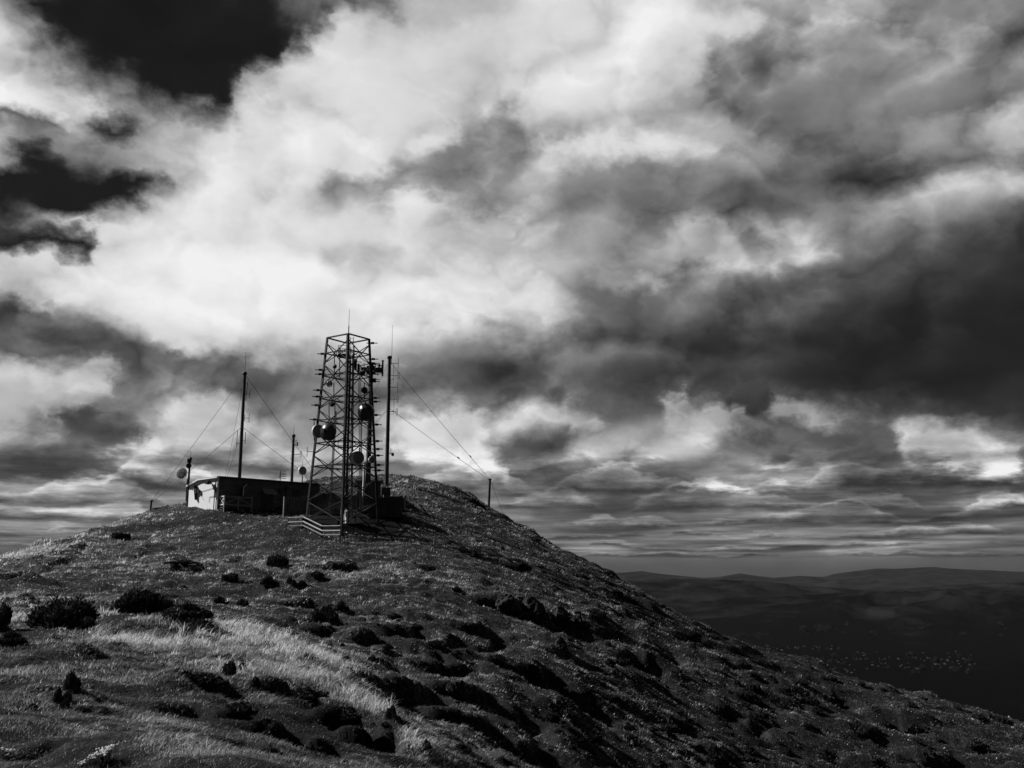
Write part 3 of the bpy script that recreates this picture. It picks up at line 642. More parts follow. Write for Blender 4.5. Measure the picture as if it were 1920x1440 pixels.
def shrub(px, py, wpx, hpx, label, name='shrub', cat='shrub', group=None, big=False, k=None, sink=.06):
    c = hit(px, py)
    if c is None: return
    sc = np.linalg.norm(c) / FPX; W = wpx * sc; H = hpx * sc
    me = (SH_BIG if big else SH_SMALL)[(sr.randrange(99) if k is None else k) % (len(SH_BIG) if big else len(SH_SMALL))]
    zz = np.array([v.co.z for v in me.vertices]).max() if 'top' not in me else me['top']; me['top'] = float(zz)
    o = link(name, me); o.location = (c[0], c[1], c[2] - sink * H); o.scale = (W, W * .9, H / zz); o.rotation_euler = (0, 0, sr.uniform(0, 6.28))
    return tag(o, label, cat, group)
shrub(125, 1174, 108, 58, 'large rounded dark gorse bush on the left of the grassy knoll', 'gorse_bush', 'bush', None, True, 0)
shrub(268, 1152, 108, 52, 'left half of the wide dark gorse thicket behind the bright grass', 'gorse_bush', 'bush', None, True, 1)
shrub(350, 1163, 110, 36, 'right half of the wide dark gorse thicket behind the bright grass', 'gorse_bush', 'bush', None, True, 2)
shrub(2, 1174, 48, 42, 'dark gorse bush cut by the left edge of the picture', 'gorse_bush', 'bush', None, True, 1)
shrub(18, 1212, 70, 28, 'low flat dark gorse patch at the left edge below the other bush', 'gorse_bush', 'bush', None, True, 2)
shrub(160, 1178, 44, 22, 'low dark gorse sprig at the right foot of the rounded bush', 'gorse_bush', 'bush', None, True, 1)
for a in ((520, 1062, 42, 28, 'round dark shrub high on the slope left of the rock outcrop'), (430, 1091, 30, 20, 'small dark shrub above the gorse thicket on the mid slope'),
          (503, 1096, 32, 18, 'small dark shrub just below the round shrub on the slope'), (545, 1096, 22, 16, 'small dark shrub right of its pair on the mid slope'),
          (565, 1099, 20, 12, 'tiny dark shrub at the right end of the mid slope row'), (412, 1132, 22, 16, 'dark shrublet right of the gorse thicket'),
          (455, 1136, 22, 15, 'dark shrublet between the thicket and the paired shrubs'), (228, 1009, 32, 13, 'small low shrub under the left skyline'),
          (345, 1058, 66, 9, 'long low strip of dark shrub across the upper slope'), (592, 1082, 30, 12, 'flat dark shrub below the handrail slope'),
          (612, 1166, 50, 34, 'lower and larger of the dark paired shrubs in the middle of the hill'), (640, 1145, 28, 20, 'upper and smaller of the dark paired shrubs in the middle of the hill'),
          (134, 1298, 30, 38, 'bushy dark plant right of the pale stone in the foreground grass'), (107, 1322, 22, 34, 'upright dark plant lowest of the foreground trio'), (127, 1318, 15, 22, 'smallest dark plant of the foreground trio'),
          (120, 1330, 16, 20, 'dark sprig leaning at the foot of the foreground trio'), (385, 1290, 90, 24, 'broad low dark shrub on the dark side of the knoll'), (432, 1268, 26, 32, 'dark plant with a raised head beside the bright grass'),
          (452, 1256, 22, 14, 'small dark plant touching the raised head plant'), (455, 1342, 64, 26, 'rounded dark mound of shrub low on the knoll'), (512, 1384, 52, 24, 'dark shrub below the rounded mound on the knoll'),
          (480, 1288, 18, 20, 'narrow dark plant at the lower edge of the bright grass'), (501, 1300, 24, 22, 'narrow dark plant right of its twin under the bright grass'), 
          (575, 1310, 80, 22, 'dark shrub clump tucked under the knoll crest'), (650, 1352, 60, 20, 'dark shrub lower down the knoll crest'),
          (735, 1350, 20, 30, 'tall thin dark tuft on the end of the crest'), (800, 1412, 28, 24, 'dark tuft at the low end of the crest'), 
          (155, 1337, 26, 12, 'low dark tuft in the grass right of the foreground trio'), (60, 1330, 18, 10, 'low dark tuft left of the foreground trio'), (215, 1325, 36, 12, 'flat dark tuft in the middle of the foreground grass'),
          (885, 944, 16, 13, 'larger skyline shrub left of the right anchor post'), (897, 949, 11, 12, 'smaller skyline shrub beside the right anchor post'), (873, 937, 10, 7, 'smallest skyline shrub left of the right anchor post'),
          (905, 953, 10, 9, 'skyline shrub nearest the right anchor post')):
    shrub(a[0], a[1], a[2], a[3], a[4])
# scrub scattered over the right-hand slope and the gully
def in_slope(px, py):
    top = np.interp(px, [600, 800, 900, 1000, 1165, 1300, 1450, 1600, 1920], [1180, 1150, 1000, 1010, 1092, 1178, 1232, 1285, 1366]); return py > top
k = 0
while k < 150:
    px = sr.uniform(640, 1915); py = sr.uniform(1000, 1438)
    if not in_slope(px, py) or (px < 1000 and sr.random() < .6): continue
    v = float(fbm(np.array(px / 120.0), np.array(py / 70.0), 3))
    if v < sr.uniform(-.35, .3): continue
    w = sr.choice((9, 11, 13, 15, 18, 22, 28, 36)) * (1.0 if py > 1150 else .75); px_h = w * sr.uniform(.4, .62)
    if shrub(px, py, w, px_h, 'dark scrubby bush among many on the rough right hand slope', 'scrub_bush', 'bush', 'scrub bushes on the right slope', k=sr.randrange(4)) is not None: k += 1
for q in range(26):
    px = sr.uniform(990, 1900); py = float(np.interp(px, [s[0] for s in SIL], [s[1] for s in SIL])) + sr.uniform(1, 7)
    w = sr.uniform(7, 15); shrub(px, py, w, w * .6, 'small dark bush along the right hand skyline', 'scrub_bush', 'bush', 'scrub bushes on the right skyline', k=sr.randrange(4))

# far trees round the town and along the foot of the hills
ft = random.Random(9)
for k in range(74):
    if k < 14: px, py = ft.uniform(1385, 1448), ft.uniform(1190, 1199)
    elif k < 22: px, py = ft.choice((1514, 1538, 1545)) + ft.uniform(-8, 8), ft.uniform(1178, 1185)
    elif k < 46: px, py = ft.uniform(1480, 1900), 1186 + ft.uniform(-14, 8)
    else: px, py = ft.uniform(1260, 1830), ft.uniform(1230, 1264)
    g = far_ground(px, py); w = ft.uniform(11, 22) * (1.5 if 14 <= k < 22 else 1); me = SH_SMALL[k % 4]; o = link('tree', me); zt_ = me.get('top') or float(max(v.co.z for v in me.vertices))
    o.location = (g[0], g[1], float(far_height(g[0], g[1])) - 1); o.scale = (w, w, w * .75 / zt_); o.rotation_euler = (0, 0, ft.uniform(0, 6))
    if k < 14: tag(o, 'dark tree in the belt at the left end of the valley floor', 'tree', 'belt of trees at the left of the valley')
    elif k < 22: tag(o, 'round dark tree in the clump above the row of far houses', 'tree', 'clump of round trees in the valley')
    elif k < 46: tag(o, 'dark tree at the foot of the far hills', 'tree', 'trees along the foot of the hills')
    else: tag(o, 'dark tree standing among the houses of the far town', 'tree', 'trees among the town houses')
# ------------------------------------------------------------------ rocks
import bmesh
def rock_mesh(seed):
    bm = bmesh.new(); bmesh.ops.create_icosphere(bm, subdivisions=4, radius=1.0); g = np.random.default_rng(seed)
    pl = [(unit(g.normal(size=3) + np.array((0, 0, .3))), g.uniform(.5, .95)) for _ in range(16)]
    co = np.array([v.co for v in bm.verts])
    for (nrm, d) in pl:
        t = co @ nrm; over = np.maximum(t - d, 0); co = co - nrm[None] * over[:, None] * .92
    co *= (1 + .34 * fbm(co[:, 0] * 1.9 + seed, co[:, 1] * 1.9 + co[:, 2] * 2.3, 5))[:, None]
    for v, c in zip(bm.verts, co): v.co = c
    me = bpy.data.meshes.new('rock'); bm.to_mesh(me); bm.free(); me.materials.append(rock_mat); return me
ROCKS = [rock_mesh(s) for s in (3, 8, 13, 21)]
def rock(px, py, w, h, label, group=None, k=None, name='rock', cat='rock'):
    c = hit(px, py)
    if c is None: return
    sc = np.linalg.norm(c) / FPX
    o = link(name, ROCKS[(sr.randrange(9) if k is None else k) % 4]); o.location = (c[0], c[1], c[2] + h * sc * .1); o.scale = (w * sc / 2.2, w * sc / 2.4, h * sc * .55); o.rotation_euler = (sr.uniform(-.2, .2), sr.uniform(-.2, .2), sr.uniform(0, 6))
    return tag(o, label, cat, group)
for a in ((622, 1068, 34, 24, 'larger dark lichen spotted boulder of the outcrop below the tower'), (648, 1062, 26, 20, 'smaller right boulder of the outcrop below the tower'), (605, 1070, 16, 14, 'left end stone of the outcrop below the tower'),
          (950, 1140, 70, 44, 'dark crag at the left of the craggy patch on the right slope'), (1000, 1150, 60, 46, 'dark crag in the middle of the craggy patch on the right slope'), (1050, 1165, 50, 40, 'dark pointed crag at the right of the craggy patch'),
          (1085, 1172, 30, 30, 'small crag at the far right end of the craggy patch'), (975, 1158, 40, 24, 'low ledge of rock under the middle crag'),
          (855, 1300, 44, 40, 'upright dark rock with pale lichen in the lower gully'),
          (433, 1258, 14, 12, 'dark stone with a bright top beside the bright grass')):
    rock(*a)
for (px, py, w) in ((752, 1053, 11), (776, 1057, 13), (860, 1147, 13), (897, 1169, 16), (708, 1172, 10), (704, 1202, 20), (641, 1211, 16), (873, 1221, 10), (1064, 1198, 8), (840, 1278, 10), (842, 1294, 9), (856, 1318, 12), (868, 1343, 14),
                    (884, 1338, 10), (740, 1313, 14), (712, 1308, 12), (636, 1225, 10), (650, 1170, 9), (620, 1135, 8), (728, 1155, 10), (935, 1215, 8), (980, 1295, 9), (1010, 1345, 10), (935, 1165, 8), (690, 1180, 8), (1585, 1325, 10), (1550, 1430, 9)):
    o = rock(px, py, w, w * .6, 'small pale lichened stone poking through the rough slope', 'pale stones on the slope', 1)
rock(95, 1294, 10, 7, 'single pale stone left of the foreground dark plants')

# ------------------------------------------------------------------ white flowers at the lower left
def flowers(px, py, n, sx, slope, label):
    """flat heads of small white florets held just above the grass, in a drift that climbs to the right"""
    c = hit(px, py); root = empty('flower_clump', c, label, 'flowers'); g = np.random.default_rng(int(px))
    stem = MB(); head = MB(); leaf = MB()
    for i in range(n):
        dx = g.uniform(-1, 1) * sx; dy = g.normal(0, sx * .35); h = .07 + .03 * g.random() + slope * dx
        gz_ = float(height(c[0] + dx, c[1] + dy)) - c[2]; t = np.array((dx, dy, gz_ + h)); b = np.array((dx * .8, dy * .8, gz_ - .05)); stem.tube(b, t, .003, .002, 4)
        for j in range(6):
            q = t + np.array((g.normal(0, .008), g.normal(0, .008), g.normal(0, .003))); k = g.uniform(.5, .95); head.lathe([(0, .006 * k), (.008 * k, .003 * k), (.009 * k, -.001), (.005 * k, -.006 * k), (0, -.007 * k)], q, (g.normal(0, .4), g.normal(0, .4), 1), 7)
        for j in range(2):
            q = b + (t - b) * (.2 + .3 * j); d = unit((g.normal(), g.normal(), .5)) * .07; s = unit(np.cross(d, (0, 0, 1))) * .007
            leaf.add([q, q + d * .5 + s, q + d, q + d * .5 - s], [(0, 1, 2, 3)])
    head.build('flower_heads', white_paint, root); stem.build('stems', twig_mat, root); leaf.build('leaves', twig_mat, root)
flowers(182, 1436, 52, .13, .34, 'white flower clump climbing to the right at the bottom edge of the grass')
flowers(14, 1428, 22, .07, .0, 'sparse white flower clump in the bottom left corner')

# ================================================================== the radio site
# ---- lattice tower
TC = np.array((-15.6, 92.0)); TZ0 = 22.2
def node_z(py): return P(613, py, 92.0)[2]
LEG_AZ = [R(-80), R(8), R(100), R(190)]                # near, right, far, left leg
def tower_half(z): return 2.0 + (3.28 - 2.0) * (TZ0 - z) / (TZ0 - 5.2)
def leg_at(k, z): h = tower_half(z); return np.array((TC[0] + h * math.cos(LEG_AZ[k]), TC[1] + h * math.sin(LEG_AZ[k]), z))
tz = float(height(TC[0], TC[1])); T0 = np.array((TC[0], TC[1], tz))
tower = empty('lattice_tower', T0, 'tall dark square lattice steel tower hung with dishes and drums', 'tower')
foot_z = []
for k in range(4):
    q = leg_at(k, 4.5); foot_z.append(float(height(q[0], q[1])) - .1)
for k in range(4):
    b = MB(T0); top = leg_at(k, TZ0); foot = leg_at(k, foot_z[k]); inw = np.array((TC[0], TC[1], 0)) - np.array((foot[0], foot[1], 0))
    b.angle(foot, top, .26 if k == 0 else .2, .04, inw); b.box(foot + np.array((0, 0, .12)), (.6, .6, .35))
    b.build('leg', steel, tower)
NODES = [TZ0] + [node_z(v) for v in (644, 684, 728, 769, 811, 854, 897, 941, 984)]
for f in range(4):
    k0, k1 = f, (f + 1) % 4
    MB(T0).bar(leg_at(k0, TZ0), leg_at(k1, TZ0), .12, .12).build('horizontal_brace', steel, tower)
    for i in range(1, len(NODES) - 1):
        z0, z1 = NODES[i], max(NODES[i + 1], 0)
        for (a, c) in ((k0, k1), (k1, k0)):
            zz = max(z1, foot_z[c] + .25)
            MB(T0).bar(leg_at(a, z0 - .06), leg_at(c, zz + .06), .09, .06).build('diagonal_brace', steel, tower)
        if i < 7:
            zm = (z0 + z1) / 2; a, c = leg_at(k0, zm), leg_at(k1, zm)
            MB(T0).bar(a, c, .08, .10).build('horizontal_brace', steel, tower)
# pipe stubs that stick out past the legs
for (px, py, dx) in ((609, 665, -1), (603, 695, -1), (602, 703, -1), (597, 733, -1), (599, 745, -1), (595, 761, -1), (592, 788, -1), (693, 642, 1), (696, 672, 1), (699, 680, 1), (700, 710, 1), (702, 714, 1),
                     (702, 745, 1), (703, 752, 1), (703, 777, 1), (704, 795, 1), (703, 826, 1), (706, 841, 1), (705, 853, 1), (706, 871, 1), (705, 881, 1)):
    a = P(px, py, 92.0); k = 3 if dx < 0 else 1; q = leg_at(k, a[2]); b = MB(T0)
    b.tube(q - np.array((dx * .3, 0, 0)), q + np.array((dx * .75, 0, 0)), .045, n=6); b.tube(q + np.array((dx * .12, 0, 0)), q + np.array((dx * .42, 0, 0)), .11, n=8); b.build('pipe_stub', dark_steel, tower)
# feeder ladder and cables that climb the far leg, and the climbing ladder on the near leg
b = MB(T0); lo, hi = leg_at(2, foot_z[2] + .3), leg_at(2, TZ0 - .6); off = np.array((.2, -.25, 0))
for s in (-.16, .16): b.tube(lo + off + np.array((s, 0, 0)), hi + off + np.array((s, 0, 0)), .05, n=6)
for i in range(60):
    q = lo + (hi - lo) * (i + .5) / 60 + off; b.bar(q - np.array((.17, 0, 0)), q + np.array((.17, 0, 0)), .03, .03)
b.build('cable_ladder', dark_steel, tower)
b = MB(T0)
for s in (.36, .43, .50): b.tube(lo + np.array((s, -.3, 0)), hi + np.array((s - .1, -.3, -2.5 * s)), .035, n=6)
b.build('feeder_cables', dark_steel, tower)
b = MB(T0); lo, hi = leg_at(0, foot_z[0] + .6), leg_at(0, TZ0 - .3); off = np.array((.3, .12, 0))
for s in (-.15, .15): b.tube(lo + off + np.array((s, 0, 0)), hi + off + np.array((s, 0, 0)), .03, n=6)
for i in range(64):
    q = lo + (hi - lo) * (i + .5) / 64 + off; b.bar(q - np.array((.15, 0, 0)), q + np.array((.15, 0, 0)), .025, .025)
b.build('climbing_ladder', steel, tower)
# lightning rod
a = leg_at(0, TZ0); b = MB(T0); b.tube(a, a + np.array((0, 0, .75)), .05, n=6); b.tube(a + np.array((0, 0, .75)), a + np.array((0, 0, 2.35)), .026, .016, n=6); b.build('lightning_rod', wire_metal, tower)
# small platform high inside
q0 = P(638, 666, 91.2); b = MB(T0)
b.box(q0 + np.array((.3, .6, 0)), (1.1, 1.2, .06)); b.box(q0 + np.array((.3, .05, .05)), (1.1, .08, .22))
for s in (-.22, .8):
    for t in (0.0, 1.2): b.tube(q0 + np.array((s, t, 0)), q0 + np.array((s, t, .95)), .03, n=6)
for zz in (.5, .95):
    b.bar(q0 + np.array((-.22, 0, zz)), q0 + np.array((.8, 0, zz)), .04, .04); b.bar(q0 + np.array((-.22, 1.2, zz)), q0 + np.array((.8, 1.2, zz)), .04, .04)
b.build('service_platform', dark_steel, tower)
b = MB(T0); q0 = P(636, 832, 91.4)                                 # cage of pipes half way up
for s in (-.1, .75): b.tube(q0 + np.array((s, 0, -.5)), q0 + np.array((s, 0, .4)), .03, n=6)
for zz in (-.4, .3): b.bar(q0 + np.array((-.1, 0, zz)), q0 + np.array((.9, 0, zz)), .05, .05)
b.build('mounting_frame', dark_steel, tower)
for (px, y0, y1, Y) in ((627, 663, 705, 90.6), (637, 650, 706, 91.5), (626, 718, 747, 90.3), (617, 750, 785, 90.4), (628, 748, 786, 90.4), (664, 648, 690, 91.0), (683, 718, 750, 91.2), (678, 783, 850, 91.2), (675, 840, 880, 90.6), (685, 755, 790, 90.6), (622, 787, 815, 89.8), (589, 790, 826, 91.2)):
    MB(T0).tube(P(px, y1, Y), P(px, y0, Y), .045, n=8).build('antenna_pipe', dark_steel, tower)
def dish(parent, o0, px, py, Y, rpx, face, mats, drum=.55, label=None, feed=False, pipe=None):
    """a drum or shallow dish: back bowl, shroud ring, cover, hub; face is the direction it looks"""
    c = P(px, py, Y); r = rpx * np.linalg.norm(c) / FPX; f = unit(face); bowl, shroud, cover = mats
    b = MB(o0); n = 26; d = drum * r
    prof = [(.14 * r, -.52 * r)] + [(r * t, -.5 * r + .46 * r * t * t) for t in np.linspace(.14, 1, 9)]
    b.lathe(prof, c, f, n); b.lathe([(0, -.56 * r), (.13 * r, -.55 * r), (.14 * r, -.4 * r)], c, f, n)
    a = b.build('dish_antenna', bowl, parent, label=label)
    s = MB(o0); s.lathe([(r, -.05 * r), (r * 1.03, 0), (r * 1.03, d), (r * .98, d), (r * .98, 0)], c, f, n); s.build('shroud', shroud, a)
    cv = MB(o0); cv.lathe([(r * .98, d - .02 * r)] + [(r * .98 * math.cos(t), d - .02 * r + .07 * r * math.sin(t)) for t in np.linspace(.15, math.pi / 2, 6)], c, f, n); cv.build('radome', cover, a)
    m = MB(o0); u, v, _ = frame(f); hub = c - f * .5 * r
    m.tube(c - f * .3 * r, hub - f * .3 * r, .16 * r, .12 * r, 10); m.box(hub - f * .2 * r, (.35 * r, .5 * r, .3 * r), u, f)
    if pipe is not None: m.bar(hub - f * .2 * r, np.asarray(pipe, float), .08, .08)
    m.build('mount_bracket', dark_steel, a)
    if feed:
        w = MB(o0)
        for t in (0, 2.1, 4.2): w.tube(c + (u * math.cos(t) + v * math.sin(t)) * r * .9, c + f * r * .8, .018, n=5)
        w.lathe([(0, .86 * r), (.1 * r, .84 * r), (.1 * r, .7 * r), (0, .68 * r)], c, f, 10); w.build('feed_horn', dark_steel, a)
    return a
GD = (gloss_dark, gloss_dark, gloss_dark); GW = (white_paint, white_paint, dish_grey); GS = (dark_steel, dark_steel, gloss_dark); GG = (dish_grey, white_paint, dish_grey); DW = (gloss_dark, white_paint, dish_grey)
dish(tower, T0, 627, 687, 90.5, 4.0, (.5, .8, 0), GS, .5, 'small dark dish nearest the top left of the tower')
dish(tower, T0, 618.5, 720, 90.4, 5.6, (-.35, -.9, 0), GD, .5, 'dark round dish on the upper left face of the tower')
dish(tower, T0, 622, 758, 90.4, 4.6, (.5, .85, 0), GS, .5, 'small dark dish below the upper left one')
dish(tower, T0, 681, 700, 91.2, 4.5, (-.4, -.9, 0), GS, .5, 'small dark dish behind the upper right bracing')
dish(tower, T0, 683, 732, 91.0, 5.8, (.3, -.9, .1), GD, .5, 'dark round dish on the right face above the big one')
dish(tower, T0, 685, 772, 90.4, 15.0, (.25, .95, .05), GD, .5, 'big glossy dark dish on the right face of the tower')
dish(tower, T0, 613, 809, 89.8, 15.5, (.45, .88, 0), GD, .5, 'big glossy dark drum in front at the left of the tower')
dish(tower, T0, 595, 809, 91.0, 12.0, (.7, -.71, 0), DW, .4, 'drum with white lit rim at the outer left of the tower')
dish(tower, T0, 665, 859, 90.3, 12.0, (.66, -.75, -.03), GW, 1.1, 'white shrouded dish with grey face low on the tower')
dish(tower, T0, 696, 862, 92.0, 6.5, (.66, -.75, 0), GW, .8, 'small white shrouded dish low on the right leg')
def dipole(o0, base, tip, r, loop, parent, name='dipole_antenna', half=.62, mat=None):
    """an arm with a straight or a folded dipole at its end"""
    b = MB(o0); base = np.asarray(base, float); tip = np.asarray(tip, float); b.tube(base, tip, r, n=6)
    if loop:
        u = unit(tip - base) * .09; q = []
        for t in np.linspace(0, 2 * math.pi, 17)[:-1]: q.append(tip + u * math.cos(t) + np.array((0, 0, half * .8 * math.copysign(abs(math.sin(t)) ** .6, math.sin(t)))))
        b.path(q, r * .8, 5, True)
    else: b.tube(tip - np.array((0, 0, half)), tip + np.array((0, 0, half)), r * .9, n=6)
    return b.build(name, mat or dark_steel, parent)
q = leg_at(3, P(588, 848, 92)[2]); dipole(T0, q, P(576, 847, q[1]), .03, False, tower, half=.45)

# secondary lattice between the middle points of the faces, and cable runs down two faces
for i in range(1, 7):
    zm = (NODES[i] + NODES[i + 1]) / 2; mids = [(leg_at(f, zm) + leg_at((f + 1) % 4, zm)) / 2 for f in range(4)]
    for f in range(4): MB(T0).bar(mids[f], mids[(f + 1) % 4], .07, .07).build('inner_brace', steel, tower)
for (f, t, zt_, n) in ((0, .3, 20.5, 4), (1, .35, 18.5, 3), (3, .55, 15.0, 3)):
    b = MB(T0); hi_ = leg_at(f, zt_) * (1 - t) + leg_at((f + 1) % 4, zt_) * t; lo_ = leg_at(f, 5.2) * (1 - t) + leg_at((f + 1) % 4, 5.2) * t; ctr = np.array((TC[0], TC[1], 0)); inn = unit((ctr - lo_) * (1, 1, 0))
    for k in range(n): b.tube(hi_ + inn * (.2 + .12 * k), lo_ + inn * (.35 + .12 * k), .032, n=5)
    b.build('cable_run', dark_steel, tower)
# ---- pole with panel antennas behind the tower
b0 = P(690, 903, 100); gz = float(height(b0[0], b0[1])); M0 = np.array((b0[0], b0[1], gz))
mono = empty('antenna_pole', M0, 'thick dark pole with a head frame of panels behind the lattice tower', 'pole')
top = P(693, 681, 100)[2]
MB(M0).tube((b0[0], b0[1], gz - .3), (b0[0], b0[1], top), .27, .22, 16).build('pole_shaft', mast_paint, mono)
b = MB(M0); zz = P(693, 690, 100)[2]; c = np.array((b0[0], b0[1], zz))
for dz in (-.45, .15): 
    ringp = [c + np.array((1.15 * math.cos(t), 1.15 * math.sin(t), dz)) for t in np.linspace(0, 2 * math.pi, 13)[:-1]]; b.path(ringp, .045, 6, True)
for t in np.linspace(0, 2 * math.pi, 7)[:-1]:
    d = np.array((math.cos(t), math.sin(t), 0)); b.tube(c + d * .2 + np.array((0, 0, -.45)), c + d * 1.15 + np.array((0, 0, -.45)), .04, n=6); b.tube(c + d * 1.15 + np.array((0, 0, -.6)), c + d * 1.15 + np.array((0, 0, .3)), .04, n=6)
b.build('head_frame', dark_steel, mono)
b = MB(M0); b.box(c + np.array((0, 0, -.2)), (.8, .7, .75)); b.box(c + np.array((.75, -.1, -.25)), (.7, .5, .45)); b.box(c + np.array((-.7, -.2, -.2)), (.55, .5, .4)); b.box(c + np.array((.1, -.3, .35)), (.35, .3, .35)); b.build('radio_units', dark_steel, mono)
for (px, y0, y1, dy, w) in ((717.5, 677, 705, -.2, .3), (667, 674, 694, -.3, .22), (672, 683, 700, .9, .2), (711, 683, 699, 1.0, .2)):
    a0, a1 = P(px, y1, 100 + dy), P(px, y0, 100 + dy); q = MB(M0); cc = (a0 + a1) / 2
    q.box(cc, (.14 if px > 700 else w, w, a1[2] - a0[2])); q.lathe([(0, 0), (w * .45, .02), (w * .45, .1)], cc + np.array((0, 0, (a1[2] - a0[2]) / 2 - .03)), (0, 0, 1), 8)
    q.bar(cc, np.array((b0[0], b0[1], cc[2] - .1)) + unit((cc[0] - b0[0], cc[1] - b0[1], 0)) * 1.0, .06, .06); q.bar(cc + np.array((0, 0, .4)), np.array((b0[0], b0[1], cc[2] + .25)) + unit((cc[0] - b0[0], cc[1] - b0[1], 0)) * 1.0, .05, .05); q.build('panel_antenna', dark_steel, mono)
# white tube added to stand for sunlight on the pole's left foot
b = MB(M0); b.tube((b0[0] - .42, b0[1] - .15, gz - .2), (b0[0] - .38, b0[1] - .1, P(686, 868, 100)[2]), .16, .1, 10); b.build('lit_foot_strip', white_paint, mono)

# ---- guyed masts
def mast(base_px, base_Y, top_py, r, whip_py, label, whip_dx=.0, nwire=()):
    q = P(base_px[0], base_px[1], base_Y); g = float(height(q[0], q[1])); o0 = np.array((q[0], q[1], g))
    root = empty('radio_mast', o0, label, 'mast')
    zt = P(base_px[0], top_py, base_Y)[2]
    MB(o0).tube((q[0], q[1], g - .5), (q[0], q[1], zt), r, r * .8, 14).build('mast_pole', mast_paint, root)
    b = MB(o0); b.lathe([(0, .12), (r * 1.1, .08), (r * 1.25, -.05), (r * 1.2, -.2), (r * .8, -.22)], (q[0], q[1], zt), (0, 0, 1), 12); b.build('mast_cap', dark_steel, root)
    zw = P(base_px[0], whip_py, base_Y)[2]; w = MB(o0); w.tube((q[0] + whip_dx, q[1], zt - (.9 if whip_dx else 0)), (q[0] + whip_dx, q[1], zw), .03, .014, 6)
    if whip_dx:
        for dz in (-.15, -.75): w.bar((q[0], q[1], zt + dz), (q[0] + whip_dx, q[1], zt + dz), .05, .05)
    w.build('whip_antenna', wire_metal, root)
    return root, o0, q
def zof(py, Y, px): return P(px, py, Y)[2]
def wire(root, o0, a, c, r=.022, ins=None):
    b = MB(o0); a = np.asarray(a, float); c = np.asarray(c, float); n = 10; L = np.linalg.norm(c - a)
    p = [a + (c - a) * t + np.array((0, 0, -L * .006 * 4 * t * (1 - t))) for t in np.linspace(0, 1, n)]; b.path(p, r, 5); w = b.build('guy_wire', wire_metal, root)
    if ins is not None:
        k = a + (c - a) * ins; d = unit(c - a); MB(o0).lathe([(0, -.2), (.05, -.16), (.06, 0), (.05, .16), (0, .2)], k, d, 8).build('insulator', dark_steel, w)
# left mast behind the building
YL = 108.0
lm, LM0, lq = mast((449, 893), YL, 699, .2, 660, 'tall guyed mast behind the long building roof')
la = lambda py: np.array((lq[0], lq[1], zof(py, YL, 453)))
for (py, dx, lo) in ((739, 12, False), (784, 13, False)): dipole(LM0, la(py), la(py) + np.array((dx * .058, -.1, 0)), .03, lo, lm, half=.45)
for (py0, py1, dx) in ((716, 736, 6), (735, 752, 5), (777, 790, 4)):
    b = MB(LM0); b.tube(la(py1) + np.array((dx * .058, 0, 0)), la(py0) + np.array((dx * .058, 0, 0)), .025, n=6)
    for z in (py0 + 3, py1 - 2): b.bar(la(z), la(z) + np.array((dx * .058, 0, 0)), .03, .03)
    b.build('whip_antenna', dark_steel, lm)
for (py0, py1, dx, yy) in ((806, 838, -8, 832), (810, 832, 7, 826)):
    b = MB(LM0); b.tube(la(py1) + np.array((dx * .06, 0, 0)), la(py0) + np.array((dx * .06, 0, 0)), .035, n=6); b.bar(la(yy), la(yy) + np.array((dx * .06, 0, 0)), .04, .04); b.build('dipole_antenna', dark_steel, lm)
b = MB(LM0); b.bar(la(731) - np.array((.4, 0, 0)), la(731) + np.array((.2, 0, 0)), .04, .04); b.build('cross_arm', dark_steel, lm)
# anchor posts
def anchor(px, base_py, top_py, Y, r, label, lean=0.0):
    q = P(px, base_py, Y); g = float(height(q[0], q[1])); o0 = np.array((q[0], q[1], g)); zt = P(px, top_py, Y)[2]
    root = empty('anchor_post', o0, label, 'post'); t = np.array((q[0] + lean, q[1], zt))
    MB(o0).tube((q[0], q[1], g - .4), t, r, r * .9, 10).build('post', timber_dark, root); MB(o0).lathe([(0, .05), (r * 1.2, .03), (r * 1.25, -.12), (r * .9, -.14)], t, (0, 0, 1), 10).build('post_cap', dark_steel, root)
    return t
AL = anchor(282, 955, 938, 106.5, .11, 'short guy anchor post on the left skyline', .05)
AR = anchor(916, 950, 898, 117.0, .16, 'tall guy anchor post on the right skyline', .15)
wire(lm, LM0, la(701), AL - (0, 0, .1), ins=None); wire(lm, LM0, la(800), AL - (0, 0, .25))
GR = ground(-21.6, 113.0, .05)
wire(lm, LM0, la(701), P(590, 884, 112)); wire(lm, LM0, la(800), P(590, 901, 112))
wire(lm, LM0, la(705), P(419, 912, 118), .014); wire(lm, LM0, la(803), P(420, 912, 118), .014)
